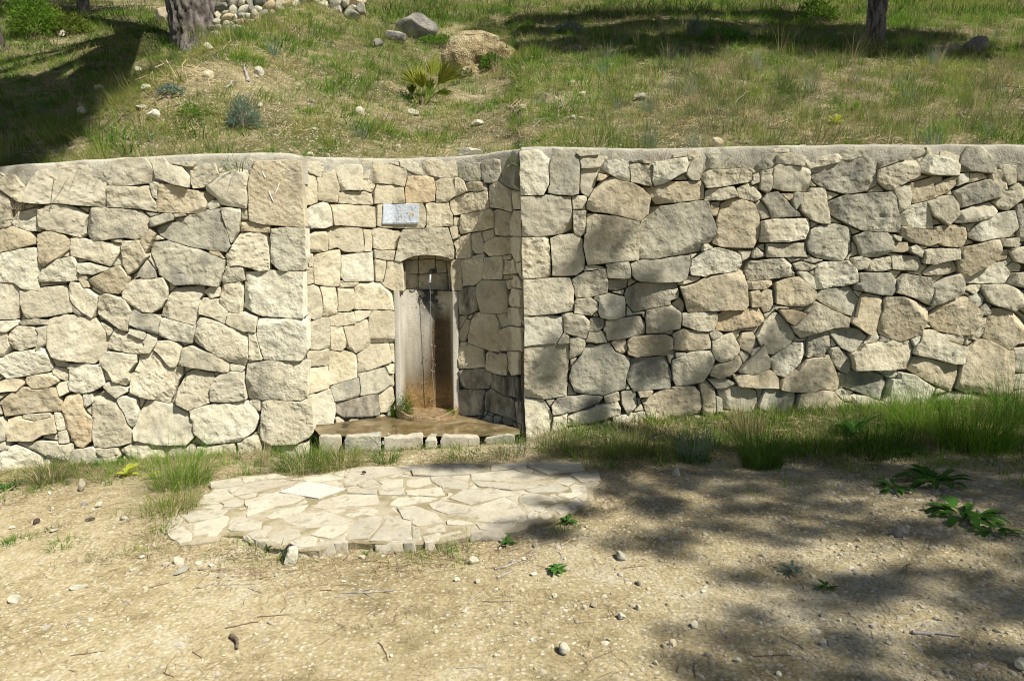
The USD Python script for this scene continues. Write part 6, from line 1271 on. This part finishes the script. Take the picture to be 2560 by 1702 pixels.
tone = {'stone_cream': 'cream', 'stone_white': 'whitish', 'pebble': 'tan', 'stone_grey': 'grey'}
for k, s in enumerate(loose.split(';')):
    px_, py_, w_, h_ = map(float, s.split(',')); q, sc = pxm((px_, py_), 1.0)
    mt = ['stone_cream', 'stone_white', 'pebble', 'stone_grey'][int(rr_.integers(0, 4))]; lb = f"{'small' if w_ < 19 else 'fist-sized'} {tone[mt]} loose stone {where(px_, py_)}"
    rock(q, (w_ * sc, w_ * sc * rr_.uniform(.6, .9), h_ * sc * 1.3), 760 + k, mt, lb, group=lb.replace(' loose stone ', ' loose stones '), sink=.25)
hill = [(1040, 100, 95, 62, 'boulder', 'large grey boulder on the slope left of the earth bank'), (985, 105, 60, 34, 'boulder', 'lower grey boulder lump joined to the left of the large one'), (944, 118, 28, 20, 'boulder', 'small grey rock left of the large boulder'), (2440, 140, 78, 46, 'boulder', 'grey boulder half hidden in grass at the upper right'), (2375, 135, 50, 26, 'boulder', 'low grey rock left of the upper right boulder'), (1602, 250, 32, 20, 'stone_white', 'pinkish white stone in the middle of the slope'),
        (206, 272, 32, 16, 'stone_cream', 'upper of two pale stones stacked on the left crest'), (210, 288, 30, 20, 'stone_white', 'lower of two pale stones stacked on the left crest'), (386, 296, 36, 24, 'stone_white', 'rounded pale stone on the mound'), (520, 126, 24, 18, 'stone_white', 'pale stone below the big trunk'), (523, 198, 26, 20, 'stone_tan', 'ochre stone in the bare earth of the mound'), (648, 190, 24, 22, 'stone_white', 'white stone right of the broken stick'), (650, 272, 22, 18, 'stone_white', 'white stone above the wispy grey shrub'), (405, 58, 34, 44, 'stone_tan', 'pitted ochre rock leaning on the big trunk'), (155, 92, 22, 18, 'stone_cream', 'pale rounded stone before the gorse'), (272, 250, 18, 16, 'boulder', 'grey stone beside the bright tuft on the crest'), (246, 226, 26, 14, 'stone_white', 'white stone on the upper crest'), (365, 225, 26, 14, 'stone_cream', 'pale flat stone in grass on the mound'), (356, 272, 36, 9, 'stone_white', 'flat white stone above the rounded pale one'), (1192, 314, 34, 14, 'stone_white', 'white stone low on the slope above the niche'), (1032, 290, 30, 16, 'stone_white', 'crumbly white stone below the palm'), (900, 290, 26, 22, 'stone_cream', 'cream stone in the bare patch left below the palm'), (2088, 300, 20, 14, 'stone_cream', 'cream stone close above the right wall'), (345, 180, 22, 14, 'stone_white', 'white stone left of the dark twiggy shrub'), (800, 378, 22, 12, 'boulder', 'greyish stone just above the niche coping'), (775, 388, 15, 8, 'stone_cream', 'tiny cream stone on the coping at the left niche corner'), (1430, 298, 22, 10, 'stone_white', 'white stone in grass right of the niche'), (1455, 240, 28, 12, 'stone_cream', 'flat cream stone in the green grass')]
for k, (px_, py_, w_, h_, mt, lb) in enumerate(hill):
    q = hill_px(px_, py_); sc = (q[1] - CAM[1]) / F; rock(q, (w_ * sc, w_ * sc * .75, h_ * sc * 1.2), 850 + k, mt, lb, sub=3, rot=0, sink=.15)
def on_cope(face, px, py, back=.12):
    u, z_ = face.look(px, py); p = face.at(np.array([u]), np.array([0.0]), np.array([-back]))[0]; p[2] = {id(right_face): right_top, id(niche_face): niche_top}[id(face)](u) + .003; return p
p = on_cope(right_face, 1803, 360); rock(p, (.115, .09, .085), 901, 'stone_orange', 'yellow ochre stone lying on the right coping', sub=3, rot=0, sink=.08)
p = on_cope(niche_face, 1150, 385, .16); rock(p, (.21, .12, .085), 902, 'stone_white', 'lumpy pale stone lying on the niche coping', sub=3, rot=0, sink=.08, cuts=4)
p = on_cope(right_face, 2250, 360, .2); rock(p, (.05, .04, .03), 903, 'stone_cream', 'small pale stone on the coping far right')
p = on_cope(right_face, 2030, 362, .2); rock(p, (.045, .04, .025), 904, 'stone_white', 'tiny white stone on the coping right of the yellow one')
# dry rubble wall at the top of the slope
rub = thing('rubble_wall', 'heap-like dry rubble wall of grey and rusty stones at the top left', 'wall'); a0, a1 = hill_px(560, 92), hill_px(860, 46); a1 = a1 + [0.1, 0.1, 0]
r = np.random.default_rng(66); L = np.hypot(*(a1 - a0)[:2]); u_ = (a1 - a0)[:2] / L; nrm = np.array([u_[1], -u_[0]]); cnt = 0
for row in range(7):
    s = -0.35 + r.uniform(0, .1)
    while s < L + .1 and cnt < 290:
        w = r.uniform(.12, .30); h_ = r.uniform(.12, .19); pz = row * .125 + r.uniform(-.015, .015); c2 = a0[:2] + u_ * (s + w / 2) - nrm * (row * .05) ; gz = float(hill_z(*c2)) if row == 0 else None
        base_z = -.02 + a0[2] + (a1[2] - a0[2]) * np.clip((s / L), -.4, 1.1) + pz - .02
        m = trimesh.creation.icosphere(2, 1.0); v = np.array(m.vertices)
        for k in range(7):
            d = r.normal(0, 1, 3); d /= np.linalg.norm(d); e = v @ d; o = r.uniform(.5, .8); v = v - np.where(e > o, e - o, 0)[:, None] * d
        v = v * [w * .62, .09, h_ * .6]; a = math.atan2(u_[1], u_[0]) + r.normal(0, .2); ti = r.normal(0, .25); v = np.c_[v[:, 0] * math.cos(ti) - v[:, 2] * math.sin(ti), v[:, 1], v[:, 0] * math.sin(ti) + v[:, 2] * math.cos(ti)]
        v = np.c_[v[:, 0] * math.cos(a) - v[:, 1] * math.sin(a), v[:, 0] * math.sin(a) + v[:, 1] * math.cos(a), v[:, 2]] + [c2[0], c2[1], base_z + h_ / 2]
        x = r.random(); obj('stone', (v, np.array(m.faces)), 'stone_grey' if x < .35 else 'boulder' if x < .5 else 'stone_white' if x < .7 else 'stone_cream' if x < .86 else 'stone_orange', rub, smooth=28); s += w * 1.0; cnt += 1
# ochre earth bank beside the boulder
eb = hill_px(1178, 186); pc_ = dict(name='earth_bank', sub=4, cat='bank', cuts=6, sink=.25)
rock(eb + [-.10, .22, .0], (.62, .42, .74), 921, 'ochre_bank', 'eroded ochre earth bank under the grey bush', rot=0, **pc_)
rock(eb + [.34, .26, .05], (.62, .40, .52), 922, 'ochre_bank', 'crumbling part of the ochre bank, right of the dark hollow', rot=.2, **pc_)
rock(eb + [.12, .02, -.08], (.80, .34, .34), 923, 'ochre_bank', 'low stony toe of the ochre bank below the dark hollow', rot=.1, **pc_)
rock(eb + [-.02, .42, .42], (.66, .4, .28), 924, 'ochre_bank', 'earth ledge on top of the ochre bank', rot=-.1, **pc_)

# gravel
def pebble(seed, sub=1):
    r = np.random.default_rng(seed); m = trimesh.creation.icosphere(sub, 1.0); v = np.array(m.vertices)
    for k in range(6 if sub else 3):
        d = r.normal(0, 1, 3); d /= np.linalg.norm(d); e = v @ d; o = r.uniform(.5, .85); v = v - np.where(e > o, e - o, 0)[:, None] * d
    return v * [1, r.uniform(.6, .95), r.uniform(.4, .75)], np.array(m.faces)
def strew(P, s, r, sink=.15):
    vs, fs, cs, o = [], [], [], 0; small = [pebble(120 + k, 0) for k in range(9)]; large = [pebble(160 + k, 1) for k in range(9)]; a_ = r.uniform(0, 6.283, len(P))
    for i in range(len(P)):
        v, f = (large if s[i] > .0085 else small)[int(r.integers(0, 9))]; c_, s_ = math.cos(a_[i]), math.sin(a_[i]); w = np.c_[v[:, 0] * c_ - v[:, 1] * s_, v[:, 0] * s_ + v[:, 1] * c_, v[:, 2] + sink] * s[i] + P[i]
        k = r.random(); col = np.array([.36, .30, .19]) * (1 - k) + np.array([.53, .475, .36]) * k; col = col * r.uniform(.75, 1.08) if r.random() < .85 else np.array([.39, .35, .28]) * r.uniform(.7, 1.1)
        vs.append(w); fs.append(f + o); cs.append(np.tile(col, (len(w), 1))); o += len(w)
    return np.vstack(vs), np.vstack(fs), np.vstack(cs)
r = np.random.default_rng(111); n = 100000; x = r.uniform(-4.4, 4.4, n); y = -4.45 + 4.35 * r.uniform(0, 1, n) ** 1.25; z = ground_z(x, y)
ap = shapely.contains_xy(pol.buffer(0.015), x, y); dn = np.clip(.40 + 2.2 * fb(x, y, 1.1, 3, 81) + .30 * sm(-.5, 1.5, x) * sm(1.2, 2.4, -y) - .3 * (1 - sm(.3, 1.1, -y)), .05, 1)
keep = (r.random(n) < dn) & ~ap & ~((x > -1.7) & (x < .1) & (y > -.27)) & in_view(x, y, z, .03); x, y, z = x[keep], y[keep], z[keep]; n = len(x)
s = np.clip(np.exp(r.normal(math.log(.0036), .65, n)) * (1 + .5 * sm(.3, 2.2, x)), .002, .021)
v, f, c = strew(np.stack([x, y, z], 1), s, r, .0); print('gravel', n, len(f)); tint_on(obj('gravel', (v, f), 'pebble_mix', label='pale limestone gravel strewn over the ochre path', category='gravel', kind='stuff'), c)
r = np.random.default_rng(112); n = 3400; x = r.uniform(-5.5, 6, n); t = r.uniform(0, 5.5, n); y = facade(x) + .28 + t; z = hill_z(x, y); keep = in_view(x, y, z) & (r.random(n) < np.clip(.5 + 1.6 * fb(x, y, .9, 3, 83), .05, 1)); x, y, z = x[keep], y[keep], z[keep]; n = len(x); s = np.clip(np.exp(r.normal(math.log(.012), .55, n)), .004, .04)
v, f, c = strew(np.stack([x, y, z], 1), s, r, .1); tint_on(obj('slope_pebbles', (v, f), 'pebble_mix', label='pale chips of stone scattered in the slope grass', category='gravel', kind='stuff'), c)

# twigs, sticks, cones, cord
def stick(a, b, rad, seed, mat, label, name='twig', group=None, on=ground_px, arch=.0, cat='twig', side=0, lift=None):
    r = np.random.default_rng(seed); A, B = on(*a), on(*b); k = np.linspace(0, 1, 9)[:, None]; p = A + (B - A) * k; L = np.linalg.norm(B - A)
    p[:, :2] += np.cumsum(r.normal(0, .022, (9, 2)), 0) * L; zf = ground_z if on is ground_px else hill_z; p[:, 2] = np.maximum(zf(p[:, 0], p[:, 1]), p[:, 2] if lift else -9) + rad * .8 + arch * L * np.sin(k[:, 0] * np.pi)
    ms = [tube(p, rad * np.linspace(1, .45, 9) * r.uniform(.85, 1.15, 9), 6)]
    for q_ in range(side):
        i = int(r.integers(2, 7)); d = (p[i + 1] - p[i]) + r.normal(0, 1, 3) * L * .08; d[2] = abs(d[2]) * .5; ms.append(tube([p[i], p[i] + d * .8, p[i] + d * 1.7], rad * np.array([.5, .4, .25]), 5))
    return obj(name, join(ms), mat, smooth=True, label=label, category=cat, group=group)
stick((1236, 1425), (1343, 1386), .006, 1, 'driftwood', 'grey stick slanting on the path right of the pale rounded stone', side=2); stick((1243, 1444), (1284, 1424), .006, 2, 'driftwood', 'short grey stick below the slanting one'); stick((2273, 1581), (2403, 1589), .008, 3, 'driftwood', 'long pale stick lying level at the lower right', side=1)
stick((860, 1483), (1003, 1484), .0045, 4, 'driftwood', 'pair of thin grey twigs lying level before the apron', side=3); stick((565, 1570), (648, 1553), .004, 5, 'brown_wood', 'thin brown twig left of centre on the bare path'); stick((2276, 1412), (2268, 1478), .003, 6, 'brown_wood', 'dry stem standing out of the dappled gravel', arch=.1)
tw = [((355, 1474), (427, 1456)), ((370, 1694), (412, 1672)), ((412, 1680), (434, 1693)), ((336, 1643), (363, 1634)), ((172, 1640), (262, 1625)), ((528, 1460), (626, 1462)), ((648, 1540), (722, 1536)), ((836, 1494), (900, 1486)), ((1470, 1656), (1531, 1622)), ((205, 1430), (226, 1424)), ((480, 1630), (500, 1648)), ((305, 1500), (322, 1510)), ((1205, 1505), (1290, 1502)), ((1140, 1670), (1218, 1668)), ((945, 1605), (965, 1650)), ((1410, 1330), (1390, 1410)), ((1560, 1420), (1625, 1412)), ((620, 1470), (662, 1485)), ((700, 1530), (715, 1515)), ((80, 1520), (38, 1528)), ((1885, 1640), (1985, 1634)), ((2405, 1380), (2440, 1360)), ((1735, 1655), (1737, 1695)), ((1950, 1590), (2030, 1628))]
for k, (a, b_) in enumerate(tw): stick(a, b_, .0028, 20 + k, ['brown_wood', 'driftwood'][k % 2], f"thin {['brown', 'grey'][k % 2]} twig{' with side shoots' if k % 3 else ''} {where(*a)}", group='thin twigs on the path', side=k % 3)
stick((578, 1592), (597, 1622), .011, 50, 'brown_wood', 'stubby curved piece of brown wood on the bare path', name='wood_piece', cat='wood', arch=.05)
hs = lambda a, b_: hill_px(a, b_)
stick((622, 208), (613, 166), .018, 51, 'driftwood', 'pale broken stick standing in the mound', name='dead_branch', cat='branch', on=hs, lift=1); stick((566, 224), (596, 206), .012, 52, 'driftwood', 'short pale stick lying beside the standing one', name='dead_branch', cat='branch', on=hs)
stick((836, 94), (872, 98), .011, 53, 'driftwood', 'bleached stick lying in the green grass near the rubble wall', name='dead_branch', cat='branch', on=hs); stick((920, 86), (985, 36), .008, 54, 'driftwood', 'long thin bleached branch on the upper slope', name='dead_branch', cat='branch', on=hs, side=2)
stick((635, 122), (672, 136), .012, 55, 'driftwood', 'weathered branch on the right flank of the mound', name='dead_branch', cat='branch', on=hs); stick((2000, 315), (2060, 306), .006, 56, 'driftwood', 'grey branch lying above the right coping', name='dead_branch', cat='branch', on=hs, side=1)
st = [((1330, 340), (1375, 305)), ((1390, 300), (1428, 255)), ((1500, 280), (1525, 270)), ((1840, 275), (1875, 243)), ((2060, 240), (2052, 225)), ((2225, 292), (2262, 278)), ((2265, 215), (2285, 190)), ((2310, 205), (2325, 188)), ((1870, 278), (1930, 281)), ((2340, 145), (2385, 165)), ((2100, 255), (2160, 243)), ((1500, 300), (1580, 283))]
for k, (a, b_) in enumerate(st): stick(a, b_, .003, 60 + k, 'driftwood', f"{['long', 'short'][int(abs(a[0] - b_[0]) < 40)]} dry stalk on the slope {'above the niche corner' if a[0] < 1600 else 'above the middle of the right wall' if a[0] < 2150 else 'at the far right'}", name='dry_stalk', group='dry stalks on the slope', cat='stalk', on=hs, arch=.12)
def cone(p, L, seed, label):
    r = np.random.default_rng(seed); ms = []
    for k in range(60):
        t = k / 60; a = k * 2.4; rad = L * .28 * math.sin(math.pi * (.12 + .83 * t)) ; d = np.array([math.cos(a), math.sin(a), .35]); c = np.array([0, 0, t * L]); s = np.array([-math.sin(a), math.cos(a), 0]) * L * .09
        ms.append((np.array([c + d * rad * .2 - s * .5, c + d * rad * .2 + s * .5, c + d * rad + s, c + d * rad - s, c + d * rad * .9 + [0, 0, -L * .05]]), np.array([[0, 1, 2], [0, 2, 3], [3, 2, 4]])))
    v, f = join(ms); a = r.uniform(0, 6.3); v = np.c_[v[:, 2] - L / 2, v[:, 0], v[:, 1]]; v = np.c_[v[:, 0] * math.cos(a) - v[:, 1] * math.sin(a), v[:, 0] * math.sin(a) + v[:, 1] * math.cos(a), v[:, 2]]
    obj('pine_cone', (v + np.array(p) + [0, 0, L * .24], f), 'cone_brown', smooth=False, label=label, category='pine cone')
cone(fpx(865, 1053, 0.1) * [1, 1, 0] + [0, 0, FLOOR + .005], .055, 1, 'dark pine cone on the wet niche floor'); cone(ground_px(92, 1308), .06, 2, 'dark pine cone among pebbles at the left'); cone(ground_px(225, 1302), .055, 3, 'grey-brown pine cone right of the left one'); cone(on_apron(np.array([[910, 1187.]]))[0].tolist() + [float(apron_z(*on_apron(np.array([[910, 1187.]]))[0])) + .012], .035, 4, 'small dark cone on the apron')
c0 = ground_px(712, 1408); sc = (c0[1] - CAM[1]) / F
cp = np.array([(706, 1410), (708, 1397), (710, 1384), (715, 1371), (721, 1365), (727, 1370), (730, 1378), (727, 1384)], float); cp = np.c_[c0[0] + (cp[:, 0] - 712) * sc, c0[1] + np.linspace(0, .06, 8), c0[2] + (1408 - cp[:, 1]) * sc * 1.04]
k = np.linspace(0, 7, 29); cp = np.stack([np.interp(k, range(8), cp[:, q]) for q in range(3)], 1); cp[1:-1] = (cp[:-2] + cp[1:-1] * 2 + cp[2:]) / 4; obj('cord', tube(cp, .0062, 8), 'rubber', smooth=True, label='black cord looped up behind the white upright stone', category='cord')
# tiny flowers
fl = [trimesh.creation.icosphere(1, .007) for _ in range(6)]; q = ground_px(965, 1140)
for k, m in enumerate(fl): m.vertices[:, 2] *= .5; m.apply_translation(q + [r.normal(0, .03), r.normal(0, .02), .10 + .012 * k])
obj('white_flowers', join([(np.array(m.vertices), np.array(m.faces)) for m in fl]), 'flower_white', label='few tiny white flowers in front of the kerb', category='flowers', kind='stuff')
q = hill_px(1278, 72); fl = [trimesh.creation.icosphere(1, .018) for _ in range(5)]
for k, m in enumerate(fl): m.vertices[:, 2] *= .5; m.apply_translation(q + [r.normal(0, .10), r.normal(0, .04), .12 + .02 * k])
obj('yellow_flowers', join([(np.array(m.vertices), np.array(m.faces)) for m in fl]), 'flower_yellow', label='few yellow flowers on the bank above the niche', category='flowers', kind='stuff')
